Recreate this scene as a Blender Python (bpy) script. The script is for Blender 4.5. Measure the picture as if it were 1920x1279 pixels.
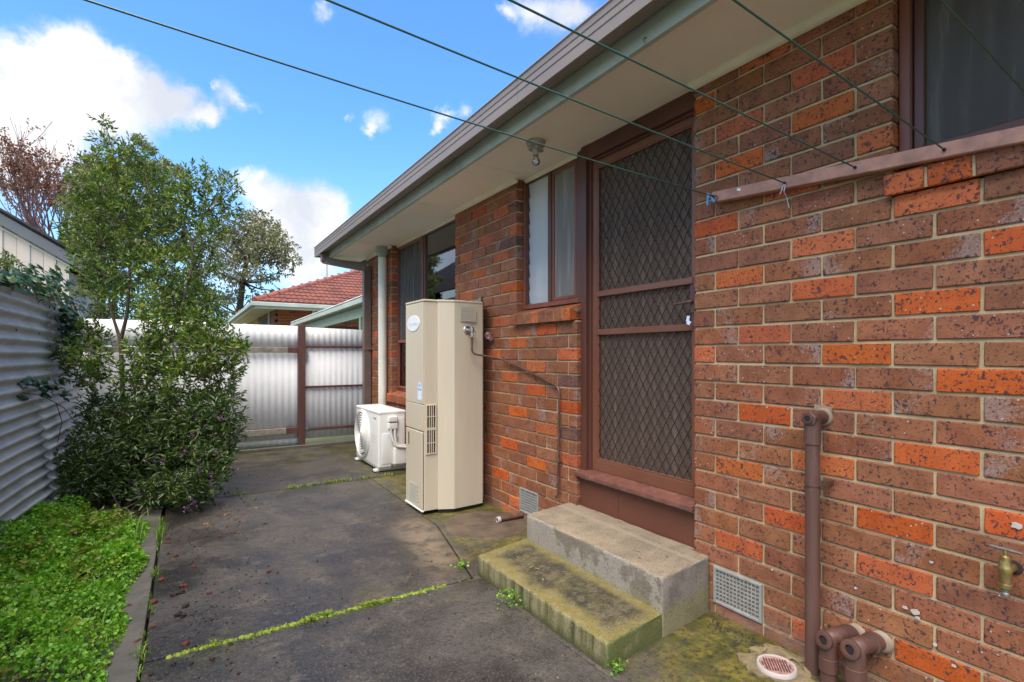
import bpy, bmesh, math, random
from mathutils import Vector, Matrix, Euler
import numpy as np

for o in list(bpy.data.objects):
    bpy.data.objects.remove(o)
S = bpy.context.scene
C = S.collection
PI = math.pi

# ------------------------------------------------------------------ camera
YAW = 0.56421
EYE = Vector((-2.096, 0.0, 1.21))
cd = bpy.data.cameras.new('camera')
cam = bpy.data.objects.new('camera', cd)
C.objects.link(cam)
cam.location = EYE
cam.rotation_euler = (PI / 2, 0, -YAW)
cd.sensor_width = 36
cd.lens = 18.08
cd.shift_y = 0.0133
cd.clip_start = 0.05
cd.clip_end = 3000
S.camera = cam
S.render.resolution_x = 1024
S.render.resolution_y = 682

# ------------------------------------------------------------------ exposure
S.view_settings.view_transform = 'Standard'
S.view_settings.look = 'None'
S.view_settings.gamma = 1
S.view_settings.use_curve_mapping = False
S.view_settings.exposure = 1.95

# ------------------------------------------------------------------ node helper
def N(nt, kind, **kw):
    n = nt.nodes.new(kind)
    for k, v in kw.items():
        if k.startswith('p_'):
            setattr(n, k[2:], v)
            continue
        key = int(k[1:]) if k[0] == 'i' and k[1:].isdigit() else k.replace('_', ' ')
        s = n.inputs[key]
        if isinstance(v, bpy.types.NodeSocket):
            nt.links.new(v, s)
        else:
            s.default_value = v
    return n

def c4(c):
    return (c[0], c[1], c[2], 1.0)

def math_(nt, op, a, b=0.0, c=0.0, clamp=False):
    n = nt.nodes.new('ShaderNodeMath')
    n.operation = op
    n.use_clamp = clamp
    for i, v in enumerate((a, b, c)):
        if isinstance(v, bpy.types.NodeSocket):
            nt.links.new(v, n.inputs[i])
        else:
            n.inputs[i].default_value = v
    return n.outputs[0]

def mixc(nt, f, a, b, mode='MIX'):
    n = nt.nodes.new('ShaderNodeMix')
    n.data_type = 'RGBA'
    n.blend_type = mode
    for i, v in ((0, f), (6, a), (7, b)):
        if isinstance(v, bpy.types.NodeSocket):
            nt.links.new(v, n.inputs[i])
        elif i == 0:
            n.inputs[0].default_value = v
        else:
            n.inputs[i].default_value = c4(v)
    return n.outputs[2]

def noise(nt, vec, scale, detail=3, rough=0.55, dist=0.0):
    n = N(nt, 'ShaderNodeTexNoise', Vector=vec, Scale=scale, Detail=detail, Roughness=rough, Distortion=dist)
    return n.outputs[0]

def ramp(nt, v, a, b):
    n = N(nt, 'ShaderNodeMapRange', i0=v, i1=a, i2=b, i3=0.0, i4=1.0)
    n.interpolation_type = 'SMOOTHSTEP'
    return n.outputs[0]

def vmath(nt, op, a, b=(0, 0, 0)):
    n = nt.nodes.new('ShaderNodeVectorMath')
    n.operation = op
    for i, v in enumerate((a, b)):
        if isinstance(v, bpy.types.NodeSocket):
            nt.links.new(v, n.inputs[i])
        else:
            n.inputs[i].default_value = v
    return n.outputs[1] if op in ('DISTANCE', 'LENGTH', 'DOT_PRODUCT') else n.outputs[0]

# ------------------------------------------------------------------ world: clear blue sky with cumulus
SUN_EL, SUN_AZ = math.radians(63), math.radians(-132)     # azimuth from +Y towards +X
W = bpy.data.worlds.new('World')
S.world = W
W.use_nodes = True
nt = W.node_tree
nt.nodes.clear()
out = nt.nodes.new('ShaderNodeOutputWorld')
bg = nt.nodes.new('ShaderNodeBackground')
bg.inputs[1].default_value = 0.10
nt.links.new(bg.outputs[0], out.inputs[0])
sky = nt.nodes.new('ShaderNodeTexSky')
sky.sky_type = 'NISHITA'
sky.sun_disc = False
sky.sun_elevation = SUN_EL
sky.sun_rotation = SUN_AZ
sky.ozone_density = 3.0
sky.air_density = 1.0
sky.dust_density = 0.6
tc = nt.nodes.new('ShaderNodeTexCoord')
dirv = vmath(nt, 'NORMALIZE', tc.outputs['Generated'])
warp = N(nt, 'ShaderNodeTexNoise', Vector=dirv, Scale=11.0, Detail=9.0, Roughness=0.66).outputs[1]
w1 = vmath(nt, 'SUBTRACT', warp, (0.5, 0.5, 0.5))
sc = nt.nodes.new('ShaderNodeVectorMath'); sc.operation = 'SCALE'
nt.links.new(w1, sc.inputs[0]); sc.inputs[3].default_value = 0.095
dw = vmath(nt, 'ADD', dirv, sc.outputs[0])
CLOUDS = [(-11.6, 22.5, 0.031), (-9.7, 23.1, 0.0425), (-7.9, 24.7, 0.036), (-6.6, 24.1, 0.0368), (-8.4, 21.6, 0.0512), (-5.2, 23.0, 0.0417), (-3.3, 22.7, 0.0428), (-1.7, 22.4, 0.0398), (-0.2, 21.9, 0.0284), (-10.7, 19.8, 0.0428), (-12.5, 17.3, 0.0421), (-10.1, 17.6, 0.0511), (-7.0, 19.6, 0.0453), (-4.0, 20.2, 0.047), (-11.9, 14.4, 0.0432), (-9.4, 15.4, 0.0448), (2.2, 22.0, 0.0208), (1.5, 21.4, 0.0166), (3.3, 23.7, 0.0249), (4.9, 23.6, 0.0186), (2.0, 24.3, 0.0098), (17.7, 24.1, 0.0257), (17.0, 23.0, 0.0129), (14.8, 24.0, 0.0108), (13.3, 22.4, 0.0073), (24.6, 24.8, 0.0205), (25.8, 25.4, 0.0186), (27.3, 25.7, 0.014), (23.8, 23.8, 0.0131), (34.7, 33.8, 0.0345), (37.7, 33.5, 0.0388), (32.3, 33.6, 0.0173), (40.0, 33.9, 0.0298), (11.3, 14.9, 0.0562), (9.8, 13.2, 0.0466), (12.9, 15.6, 0.033), (6.3, 16.4, 0.0358), (4.9, 16.7, 0.0221), (7.3, 14.0, 0.0547), (9.8, 10.6, 0.0659), (14.0, 12.5, 0.0385), (11.9, 9.1, 0.0576), (5.9, 11.8, 0.0455), (3.1, 8.5, 0.0537), (11.9, 32.5, 0.0205)]
dens = None
for az, el, r in CLOUDS:
    a, e = math.radians(az), math.radians(el)
    cvec = (math.cos(e) * math.sin(a), math.cos(e) * math.cos(a), math.sin(e))
    dd = vmath(nt, 'DISTANCE', dw, cvec)
    f = N(nt, 'ShaderNodeMapRange', i0=dd, i1=0.0, i2=r * 1.5, i3=1.0, i4=0.0)
    f.interpolation_type = 'SMOOTHSTEP'
    dens = f.outputs[0] if dens is None else math_(nt, 'ADD', dens, f.outputs[0])
# dense cumulus added away from the view, thickened to make ambient light less blue
rest = noise(nt, dw, 2.6, 6, 0.6)
rest = ramp(nt, rest, 0.36, 0.52)
vd = (math.sin(YAW) * .94, math.cos(YAW) * .94, 0.34)
away = ramp(nt, vmath(nt, 'DOT_PRODUCT', dirv, vd), 0.80, 0.55)
dens = math_(nt, 'ADD', dens, math_(nt, 'MULTIPLY', rest, away))
mask = ramp(nt, dens, 0.10, 1.6)
thick = noise(nt, dw, 7.0, 4, 0.5)
cl = mixc(nt, ramp(nt, thick, 0.42, 0.66), (3.0, 2.95, 2.9), (2.05, 2.15, 2.35))
sepz = N(nt, 'ShaderNodeSeparateXYZ', Vector=dirv).outputs[2]
pale = ramp(nt, sepz, 0.40, 0.02)
skc = mixc(nt, 1.0, sky.outputs[0], (0.44, 0.71, 0.92), 'MULTIPLY')
skc = mixc(nt, math_(nt, 'MULTIPLY', pale, 0.45), skc, (1.75, 2.15, 2.6))
nt.links.new(mixc(nt, math_(nt, 'MULTIPLY', mask, 0.97), skc, cl), bg.inputs[0])

# ------------------------------------------------------------------ sun through thin cloud
sd = bpy.data.lights.new('sun', 'SUN')
sun = bpy.data.objects.new('sun', sd)
C.objects.link(sun)
sd.energy = 1.9
sd.angle = math.radians(55)
sd.color = (1.0, 0.91, 0.80)
sv = Vector((math.cos(SUN_EL) * math.sin(SUN_AZ), math.cos(SUN_EL) * math.cos(SUN_AZ), math.sin(SUN_EL)))
sun.rotation_euler = sv.to_track_quat('Z', 'Y').to_euler()
sun.location = sv * 30

# ------------------------------------------------------------------ object helpers
class MB:
    def __init__(self):
        self.v = []; self.f = []; self.m = []; self.uv = {}
    def add(self, vs, fs, mi=0):
        b = len(self.v)
        self.v.extend([tuple(p) for p in vs])
        self.f.extend([tuple(b + i for i in f) for f in fs])
        self.m.extend([mi] * len(fs))
        return b
    def box(self, x0, x1, y0, y1, z0, z1, mi=0):
        self.add([(x0, y0, z0), (x1, y0, z0), (x1, y1, z0), (x0, y1, z0), (x0, y0, z1), (x1, y0, z1), (x1, y1, z1), (x0, y1, z1)],
                 [(0, 3, 2, 1), (4, 5, 6, 7), (0, 1, 5, 4), (1, 2, 6, 5), (2, 3, 7, 6), (3, 0, 4, 7)], mi)
        return self
    def obox(self, c, size, rot, mi=0):
        M = Euler(rot).to_matrix() if not isinstance(rot, Matrix) else rot
        c = Vector(c); h = [s / 2 for s in size]
        vs = [c + M @ Vector((sx * h[0], sy * h[1], sz * h[2])) for sz in (-1, 1) for sx, sy in ((-1, -1), (1, -1), (1, 1), (-1, 1))]
        self.add(vs, [(0, 3, 2, 1), (4, 5, 6, 7), (0, 1, 5, 4), (1, 2, 6, 5), (2, 3, 7, 6), (3, 0, 4, 7)], mi)
        return self
    def bar(self, a, b, w, h, mi=0, up=(0, 0, 1)):
        a, b = Vector(a), Vector(b); d = (b - a).normalized(); u = Vector(up)
        s = d.cross(u)
        if s.length < 1e-5: s = d.cross(Vector((1, 0, 0)))
        s.normalize(); u = s.cross(d).normalized()
        vs = []
        for p in (a, b):
            for i, j in ((-1, -1), (1, -1), (1, 1), (-1, 1)):
                vs.append(p + s * (i * w / 2) + u * (j * h / 2))
        self.add(vs, [(0, 1, 2, 3), (7, 6, 5, 4), (0, 4, 5, 1), (1, 5, 6, 2), (2, 6, 7, 3), (3, 7, 4, 0)], mi)
        return self
    def tube(self, pts, r, n=10, cap=True, mi=0):
        pts = [Vector(p) for p in pts]
        rs = r if isinstance(r, (list, tuple)) else [r] * len(pts)
        d0 = (pts[1] - pts[0]).normalized()
        s = d0.cross(Vector((0, 0, 1)))
        if s.length < 0.05: s = d0.cross(Vector((1, 0, 0)))
        s.normalize()
        rings = []
        for i, p in enumerate(pts):
            if i == 0: d = d0
            elif i == len(pts) - 1: d = (pts[i] - pts[i - 1]).normalized()
            else:
                d = (pts[i] - pts[i - 1]).normalized() + (pts[i + 1] - pts[i]).normalized()
                d = d.normalized() if d.length > 1e-6 else (pts[i + 1] - pts[i]).normalized()
            s = (s - d * s.dot(d))
            s = s.normalized() if s.length > 1e-6 else d.orthogonal().normalized()
            t = d.cross(s)
            rings.append([p + (s * math.cos(2 * PI * k / n) + t * math.sin(2 * PI * k / n)) * rs[i] for k in range(n)])
        vs = [q for ring in rings for q in ring]
        fs = []
        for i in range(len(pts) - 1):
            for k in range(n):
                fs.append((i * n + k, i * n + (k + 1) % n, (i + 1) * n + (k + 1) % n, (i + 1) * n + k))
        if cap:
            fs.append(tuple(range(n))[::-1]); fs.append(tuple((len(pts) - 1) * n + k for k in range(n)))
        self.add(vs, fs, mi)
        return self
    def lathe(self, prof, c=(0, 0, 0), axis=(0, 0, 1), n=20, mi=0):
        a = Vector(axis).normalized(); s = a.orthogonal().normalized(); t = a.cross(s); c = Vector(c)
        vs = []; fs = []
        for r, h in prof:
            for k in range(n):
                q = 2 * PI * k / n
                vs.append(c + a * h + (s * math.cos(q) + t * math.sin(q)) * r)
        for i in range(len(prof) - 1):
            for k in range(n):
                fs.append((i * n + k, i * n + (k + 1) % n, (i + 1) * n + (k + 1) % n, (i + 1) * n + k))
        fs.append(tuple(range(n))[::-1]); fs.append(tuple((len(prof) - 1) * n + k for k in range(n)))
        self.add(vs, fs, mi)
        return self
    def prism(self, poly, z0, z1, mi=0):
        n = len(poly)
        vs = [(p[0], p[1], z0) for p in poly] + [(p[0], p[1], z1) for p in poly]
        fs = [tuple(range(n))[::-1], tuple(range(n, 2 * n))] + [(i, (i + 1) % n, n + (i + 1) % n, n + i) for i in range(n)]
        self.add(vs, fs, mi)
        return self
    def prism_y(self, poly, y0, y1, mi=0):      # polygon in (x, z) pulled along y
        n = len(poly)
        vs = [(p[0], y0, p[1]) for p in poly] + [(p[0], y1, p[1]) for p in poly]
        fs = [tuple(range(n)), tuple(range(n, 2 * n))[::-1]] + [(i, n + i, n + (i + 1) % n, (i + 1) % n) for i in range(n)]
        self.add(vs, fs, mi)
        return self
    def mesh(self, name, mats=(), bevel=0, seg=1, smooth=None):
        me = bpy.data.meshes.new(name)
        me.from_pydata(self.v, [], self.f)
        for m in (mats if isinstance(mats, (list, tuple)) else [mats]):
            me.materials.append(m)
        if len(me.materials) > 1:
            me.polygons.foreach_set('material_index', self.m)
        bm = bmesh.new(); bm.from_mesh(me)
        bmesh.ops.recalc_face_normals(bm, faces=bm.faces)
        if bevel:
            es = [e for e in bm.edges if len(e.link_faces) == 2 and e.calc_face_angle(0) > 0.35]
            bmesh.ops.bevel(bm, geom=es, offset=bevel, segments=seg, affect='EDGES', profile=0.6, clamp_overlap=True)
        bm.to_mesh(me); bm.free()
        if smooth is not None:
            me.polygons.foreach_set('use_smooth', [True] * len(me.polygons))
            me.set_sharp_from_angle(angle=math.radians(smooth))
        me.update()
        return me

WLOC = {}
def empty(name, loc, label=None, cat=None, group=None):
    o = bpy.data.objects.new(name, None)
    o.empty_display_size = 0.1
    o.location = loc
    C.objects.link(o)
    WLOC[o] = Vector(loc)
    tag(o, label, cat, group)
    return o

def tag(o, label=None, cat=None, group=None, kind=None):
    if label: o['label'] = label
    if cat: o['category'] = cat
    if group: o['group'] = group
    if kind: o['kind'] = kind
    return o

def put(name, me, parent=None, loc=(0, 0, 0)):      # loc is where the mesh origin stands in the world
    o = bpy.data.objects.new(name, me)
    C.objects.link(o)
    loc = Vector(loc)
    WLOC[o] = loc
    if parent is not None:
        o.parent = parent
        o.location = loc - WLOC[parent]
    else:
        o.location = loc
    return o

def part(name, mb, mat, parent=None, bevel=0, seg=1, smooth=None):
    return put(name, mb.mesh(name, mat, bevel, seg, smooth), parent)

def at(u, v, depth):
    """point of the place seen at pixel u,v of the 1920-wide photograph, at a depth in metres"""
    f = Vector((math.sin(YAW), math.cos(YAW), 0)); r = Vector((math.cos(YAW), -math.sin(YAW), 0))
    return EYE + (f + r * ((u - 960) / 964.4) + Vector((0, 0, (665 - v) / 964.4))) * depth

# ------------------------------------------------------------------ materials
def new_mat(name):
    m = bpy.data.materials.new(name)
    m.use_nodes = True
    nt = m.node_tree
    nt.nodes.clear()
    o = nt.nodes.new('ShaderNodeOutputMaterial')
    b = nt.nodes.new('ShaderNodeBsdfPrincipled')
    nt.links.new(b.outputs[0], o.inputs[0])
    pos = nt.nodes.new('ShaderNodeNewGeometry').outputs['Position']
    return m, nt, b, pos

def bump(nt, b, h, strength=0.3, dist=0.01):
    n = N(nt, 'ShaderNodeBump', Strength=strength, Distance=dist, Height=h)
    nt.links.new(n.outputs[0], b.inputs['Normal'])

def setb(nt, b, col=None, rough=None, **kw):
    for k, v in (('Base Color', col), ('Roughness', rough), *kw.items()):
        if v is None: continue
        s = b.inputs[k]
        if isinstance(v, bpy.types.NodeSocket): nt.links.new(v, s)
        elif isinstance(v, (tuple, list)): s.default_value = c4(v)
        else: s.default_value = v

def paint(name, col, rough=0.5, var=0.12, scale=6.0, dirt=None, dirt_amt=0.0, metal=0.0, bmp=0.08, fine=90.0, streak=False):
    m, nt, b, pos = new_mat(name)
    v = pos
    if streak:
        v = vmath(nt, 'MULTIPLY', pos, (1, 1, 0.08))
    n1 = noise(nt, v, scale, 6, 0.6)
    lo = tuple(c * (1 - var) for c in col); hi = tuple(min(1, c * (1 + var)) for c in col)
    c = mixc(nt, ramp(nt, n1, 0.3, 0.7), lo, hi)
    if dirt:
        n2 = noise(nt, v, scale * 2.3, 7, 0.7)
        c = mixc(nt, math_(nt, 'MULTIPLY', ramp(nt, n2, 0.5, 0.75), dirt_amt), c, dirt)
    n3 = noise(nt, pos, fine, 3, 0.6)
    r = math_(nt, 'ADD', rough - 0.1, math_(nt, 'MULTIPLY', n1, 0.2))
    setb(nt, b, c, r, Metallic=metal)
    if bmp: bump(nt, b, n3, bmp, 0.004)
    return m

def brick_mat(name, ca, cb, grey, spots=1.0):
    m, nt, b, pos = new_mat(name)
    oi = nt.nodes.new('ShaderNodeObjectInfo').outputs['Random']
    ri = nt.nodes.new('ShaderNodeNewGeometry').outputs['Random Per Island']
    rnd = math_(nt, 'FRACT', math_(nt, 'ADD', oi, ri))
    rnd2 = math_(nt, 'FRACT', math_(nt, 'MULTIPLY', rnd, 7.31))
    rnd3 = math_(nt, 'FRACT', math_(nt, 'MULTIPLY', rnd, 23.7))
    cmb = N(nt, 'ShaderNodeCombineXYZ', X=math_(nt, 'MULTIPLY', rnd, 31.0), Y=math_(nt, 'MULTIPLY', rnd2, 17.0), Z=0.0).outputs[0]
    p = vmath(nt, 'ADD', pos, cmb)
    n1 = noise(nt, p, 14, 5, 0.6)
    c = mixc(nt, ramp(nt, n1, 0.3, 0.72), ca, cb)
    # brick to brick tone
    hv = N(nt, 'ShaderNodeHueSaturation', Color=c, Hue=math_(nt, 'ADD', 0.495, math_(nt, 'MULTIPLY', rnd3, 0.010)),
           Saturation=math_(nt, 'ADD', 0.97, math_(nt, 'MULTIPLY', rnd2, 0.08)), Value=math_(nt, 'ADD', 0.84, math_(nt, 'MULTIPLY', rnd, 0.28)))
    c = hv.outputs[0]
    uvn = nt.nodes.new('ShaderNodeUVMap'); uvn.uv_map = 'UVMap'
    uv = uvn.outputs[0]
    u = N(nt, 'ShaderNodeSeparateXYZ', Vector=uv).outputs[0]
    if grey > 0:
        side = math_(nt, 'ABSOLUTE', math_(nt, 'SUBTRACT', u, math_(nt, 'ROUND', rnd3)))     # distance from one end
        g = math_(nt, 'MULTIPLY', math_(nt, 'MULTIPLY', ramp(nt, side, 0.75, 0.0), ramp(nt, rnd2, 0.30, 0.75)), ramp(nt, noise(nt, p, 11, 3), 0.30, 0.62))
        gn = ramp(nt, math_(nt, 'ADD', noise(nt, p, 120, 4, 0.8), math_(nt, 'MULTIPLY', g, 0.24)), 0.62, 0.72)
        c = mixc(nt, math_(nt, 'MULTIPLY', gn, grey), c, (0.33, 0.27, 0.25))
    # manganese spots: clustered blotches and peppering
    clus = noise(nt, p, 17, 3, 0.6)
    s1 = ramp(nt, math_(nt, 'ADD', noise(nt, p, 78, 4, 0.66), math_(nt, 'MULTIPLY', clus, 0.22)), 0.700 - 0.016 * spots, 0.735 - 0.016 * spots)
    s2 = ramp(nt, noise(nt, p, 125, 3, 0.6), 0.605, 0.65)
    c = mixc(nt, math_(nt, 'MULTIPLY', s1, 0.9), c, (0.045, 0.03, 0.038))
    c = mixc(nt, math_(nt, 'MULTIPLY', s2, 0.75), c, (0.05, 0.028, 0.028))
    vor = N(nt, 'ShaderNodeTexVoronoi', Vector=p, Scale=62.0)
    vd = ramp(nt, vor.outputs['Distance'], 0.22, 0.12)
    vc = ramp(nt, N(nt, 'ShaderNodeSeparateXYZ', Vector=vor.outputs['Color']).outputs[0], 0.90, 0.92)
    c = mixc(nt, math_(nt, 'MULTIPLY', math_(nt, 'MULTIPLY', vd, vc), 0.85), c, (0.55, 0.45, 0.42))
    # dusty smear on the lowest courses
    z = N(nt, 'ShaderNodeSeparateXYZ', Vector=pos).outputs[2]
    low = math_(nt, 'MULTIPLY', ramp(nt, z, 0.16, -0.02), ramp(nt, noise(nt, pos, 9, 5), 0.35, 0.6))
    c = mixc(nt, math_(nt, 'MULTIPLY', low, 0.55), c, (0.22, 0.17, 0.14))
    setb(nt, b, c, math_(nt, 'ADD', 0.55, math_(nt, 'MULTIPLY', n1, 0.25)))
    b.inputs['Specular IOR Level'].default_value = 0.35
    h = math_(nt, 'SUBTRACT', noise(nt, p, 150, 4, 0.7), math_(nt, 'MULTIPLY', s1, 0.7))
    bump(nt, b, h, 0.5, 0.004)
    return m

def leaf_mat(name, cols, rough=0.45, trans=0.25, spec=0.5):
    m, nt, b, pos = new_mat(name)
    ri = nt.nodes.new('ShaderNodeNewGeometry').outputs['Random Per Island']
    oi = nt.nodes.new('ShaderNodeObjectInfo').outputs['Random']
    r = math_(nt, 'FRACT', math_(nt, 'ADD', ri, oi))
    cr = nt.nodes.new('ShaderNodeValToRGB')
    nt.links.new(r, cr.inputs[0])
    el = cr.color_ramp.elements
    for i, (p, c) in enumerate(cols):
        e = el[i] if i < 2 else el.new(p)
        e.position = p; e.color = c4(c)
    big = noise(nt, pos, 1.6, 3)
    c = mixc(nt, ramp(nt, big, 0.35, 0.7), cr.outputs[0], mixc(nt, 1.0, cr.outputs[0], (0.72, 0.80, 0.75), 'MULTIPLY'))
    setb(nt, b, c, rough)
    b.inputs['Specular IOR Level'].default_value = spec
    t = N(nt, 'ShaderNodeBsdfTranslucent', Color=mixc(nt, 1.0, c, (1.15, 1.3, 0.5), 'MULTIPLY'))
    mx = N(nt, 'ShaderNodeMixShader', i0=trans, i1=b.outputs[0], i2=t.outputs[0])
    o = [n for n in nt.nodes if n.type == 'OUTPUT_MATERIAL'][0]
    nt.links.new(mx.outputs[0], o.inputs[0])
    return m

def concrete_path(name, moss, patchy=1.0):
    m, nt, b, pos = new_mat(name)
    n1 = noise(nt, pos, 1.7, 9, 0.62)
    n2 = noise(nt, pos, 7.0, 8, 0.7)
    n3 = noise(nt, pos, 95, 3, 0.75)
    n4 = noise(nt, pos, 42, 5, 0.75)
    xyz = N(nt, 'ShaderNodeSeparateXYZ', Vector=pos)
    x, y, z = xyz.outputs
    c = mixc(nt, ramp(nt, n1, 0.36, 0.62), (0.020, 0.0175, 0.016), (0.060, 0.050, 0.042))
    c = mixc(nt, math_(nt, 'MULTIPLY', ramp(nt, n2, 0.52, 0.66), 0.65), c, (0.105, 0.085, 0.065))
    c = mixc(nt, math_(nt, 'MULTIPLY', ramp(nt, n4, 0.51, 0.59), 0.65), c, (0.016, 0.014, 0.014))
    c = mixc(nt, math_(nt, 'MULTIPLY', ramp(nt, n3, 0.55, 0.62), 0.55), c, (0.130, 0.110, 0.086))
    # moss: near the wall and along the joints
    mn = noise(nt, pos, 3.2, 8, 0.66)
    nw = ramp(nt, math_(nt, 'ADD', x, math_(nt, 'MULTIPLY', mn, 1.1)), -0.25, 0.22)
    j1 = ramp(nt, math_(nt, 'ABSOLUTE', math_(nt, 'SUBTRACT', y, 2.475)), 0.30, 0.0)
    j2 = ramp(nt, math_(nt, 'ABSOLUTE', math_(nt, 'SUBTRACT', y, 5.02)), 0.55, 0.0)
    j = math_(nt, 'MULTIPLY', math_(nt, 'MAXIMUM', j1, j2), ramp(nt, mn, 0.48, 0.66))
    far = math_(nt, 'MULTIPLY', ramp(nt, y, 5.0, 6.8), ramp(nt, mn, 0.42, 0.60))
    mk = math_(nt, 'MAXIMUM', math_(nt, 'MAXIMUM', math_(nt, 'MULTIPLY', nw, moss), math_(nt, 'MULTIPLY', j, 0.45)), math_(nt, 'MULTIPLY', far, 0.5))
    mk = math_(nt, 'MULTIPLY', mk, ramp(nt, noise(nt, pos, 36, 5, 0.75), 0.30, 0.62))
    mc = mixc(nt, ramp(nt, noise(nt, pos, 11, 5), 0.35, 0.65), (0.078, 0.082, 0.012), (0.20, 0.165, 0.026))
    c = mixc(nt, math_(nt, 'MULTIPLY', mk, 0.88), c, mc)
    # sandy silt trail running off the wall
    sl = math_(nt, 'MULTIPLY', ramp(nt, math_(nt, 'ABSOLUTE', math_(nt, 'ADD', math_(nt, 'ADD', x, 0.78), math_(nt, 'MULTIPLY', math_(nt, 'SUBTRACT', y, 3.2), -0.12))), 0.22, 0.02), ramp(nt, math_(nt, 'ABSOLUTE', math_(nt, 'SUBTRACT', y, 3.1)), 0.75, 0.2))
    sl = math_(nt, 'MULTIPLY', sl, ramp(nt, n2, 0.36, 0.58))
    c = mixc(nt, math_(nt, 'MULTIPLY', sl, 0.75), c, (0.20, 0.145, 0.09))
    setb(nt, b, c, math_(nt, 'ADD', 0.30, math_(nt, 'MULTIPLY', ramp(nt, n1, 0.38, 0.62), 0.38)))
    h = math_(nt, 'ADD', math_(nt, 'MULTIPLY', n3, 0.5), math_(nt, 'ADD', n4, math_(nt, 'MULTIPLY', n2, 1.2)))
    bump(nt, b, h, 0.55, 0.006)
    return m

def step_mat(name, lower):
    m, nt, b, pos = new_mat(name)
    geo = nt.nodes.new('ShaderNodeNewGeometry')
    nz = N(nt, 'ShaderNodeSeparateXYZ', Vector=geo.outputs['True Normal']).outputs[2]
    x, y, z = N(nt, 'ShaderNodeSeparateXYZ', Vector=pos).outputs
    up = ramp(nt, nz, 0.5, 0.9)
    n1 = noise(nt, pos, 6, 8, 0.65); n2 = noise(nt, pos, 22, 6, 0.7); n3 = noise(nt, pos, 120, 3, 0.75)
    sv_ = vmath(nt, 'MULTIPLY', pos, (1, 1, 0.07))
    st = noise(nt, sv_, 26, 5, 0.6)
    if lower:
        edge = math_(nt, 'MINIMUM', ramp(nt, x, -0.735, -0.60), ramp(nt, x, -0.37, -0.46))
        edge = math_(nt, 'MULTIPLY', edge, math_(nt, 'MINIMUM', ramp(nt, y, 1.48, 1.62), ramp(nt, y, 2.55, 2.40)))
        dk = ramp(nt, math_(nt, 'ADD', math_(nt, 'MULTIPLY', edge, 0.26), math_(nt, 'ADD', math_(nt, 'MULTIPLY', n1, 0.7), math_(nt, 'MULTIPLY', n2, 0.35))), 0.55, 0.82)
        ctop = mixc(nt, dk, mixc(nt, ramp(nt, n2, 0.4, 0.65), (0.155, 0.125, 0.026), (0.20, 0.16, 0.065)), mixc(nt, ramp(nt, n2, 0.42, 0.6), (0.028, 0.024, 0.012), (0.105, 0.085, 0.042)))
        cs = mixc(nt, ramp(nt, st, 0.40, 0.62), (0.235, 0.205, 0.105), (0.10, 0.10, 0.03))
        cs = mixc(nt, ramp(nt, math_(nt, 'ADD', z, math_(nt, 'MULTIPLY', n2, 0.05)), 0.075, 0.02), cs, (0.07, 0.075, 0.02))
        cs = mixc(nt, math_(nt, 'MULTIPLY', ramp(nt, st, 0.58, 0.66), 0.7), cs, (0.04, 0.04, 0.02))
        # the end face towards -Y is mixed to dark green in patches
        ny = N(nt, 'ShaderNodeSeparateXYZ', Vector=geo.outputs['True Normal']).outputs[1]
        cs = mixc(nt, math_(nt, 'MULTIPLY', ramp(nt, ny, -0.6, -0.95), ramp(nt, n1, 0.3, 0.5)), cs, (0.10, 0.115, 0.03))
    else:
        ctop = mixc(nt, ramp(nt, n1, 0.35, 0.66), (0.30, 0.235, 0.155), (0.20, 0.160, 0.11))
        rid = ramp(nt, math_(nt, 'ABSOLUTE', math_(nt, 'ADD', x, math_(nt, 'ADD', 0.095, math_(nt, 'MULTIPLY', n1, 0.02)))), 0.03, 0.008)
        ctop = mixc(nt, math_(nt, 'MULTIPLY', rid, 0.5), ctop, (0.36, 0.30, 0.225))
        cs = mixc(nt, ramp(nt, math_(nt, 'ADD', n1, math_(nt, 'MULTIPLY', z, -0.35)), 0.36, 0.44), (0.185, 0.155, 0.115), (0.30, 0.265, 0.215))
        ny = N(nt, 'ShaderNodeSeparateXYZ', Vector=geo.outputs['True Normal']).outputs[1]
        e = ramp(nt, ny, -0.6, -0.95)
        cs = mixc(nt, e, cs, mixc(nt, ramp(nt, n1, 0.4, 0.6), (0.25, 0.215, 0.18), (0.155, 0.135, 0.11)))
        cs = mixc(nt, math_(nt, 'MULTIPLY', ramp(nt, math_(nt, 'ADD', z, math_(nt, 'MULTIPLY', n1, 0.06)), 0.17, 0.12), 0.6), cs, (0.24, 0.21, 0.075))
    c = mixc(nt, up, cs, ctop)
    c = mixc(nt, math_(nt, 'MULTIPLY', ramp(nt, n3, 0.56, 0.63), 0.65), c, (0.055, 0.045, 0.032))
    c = mixc(nt, math_(nt, 'MULTIPLY', ramp(nt, n3, 0.40, 0.33), 0.5), c, (0.36, 0.31, 0.24))
    setb(nt, b, c, 0.8)
    bump(nt, b, math_(nt, 'ADD', n3, n2), 0.45, 0.006)
    return m

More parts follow.
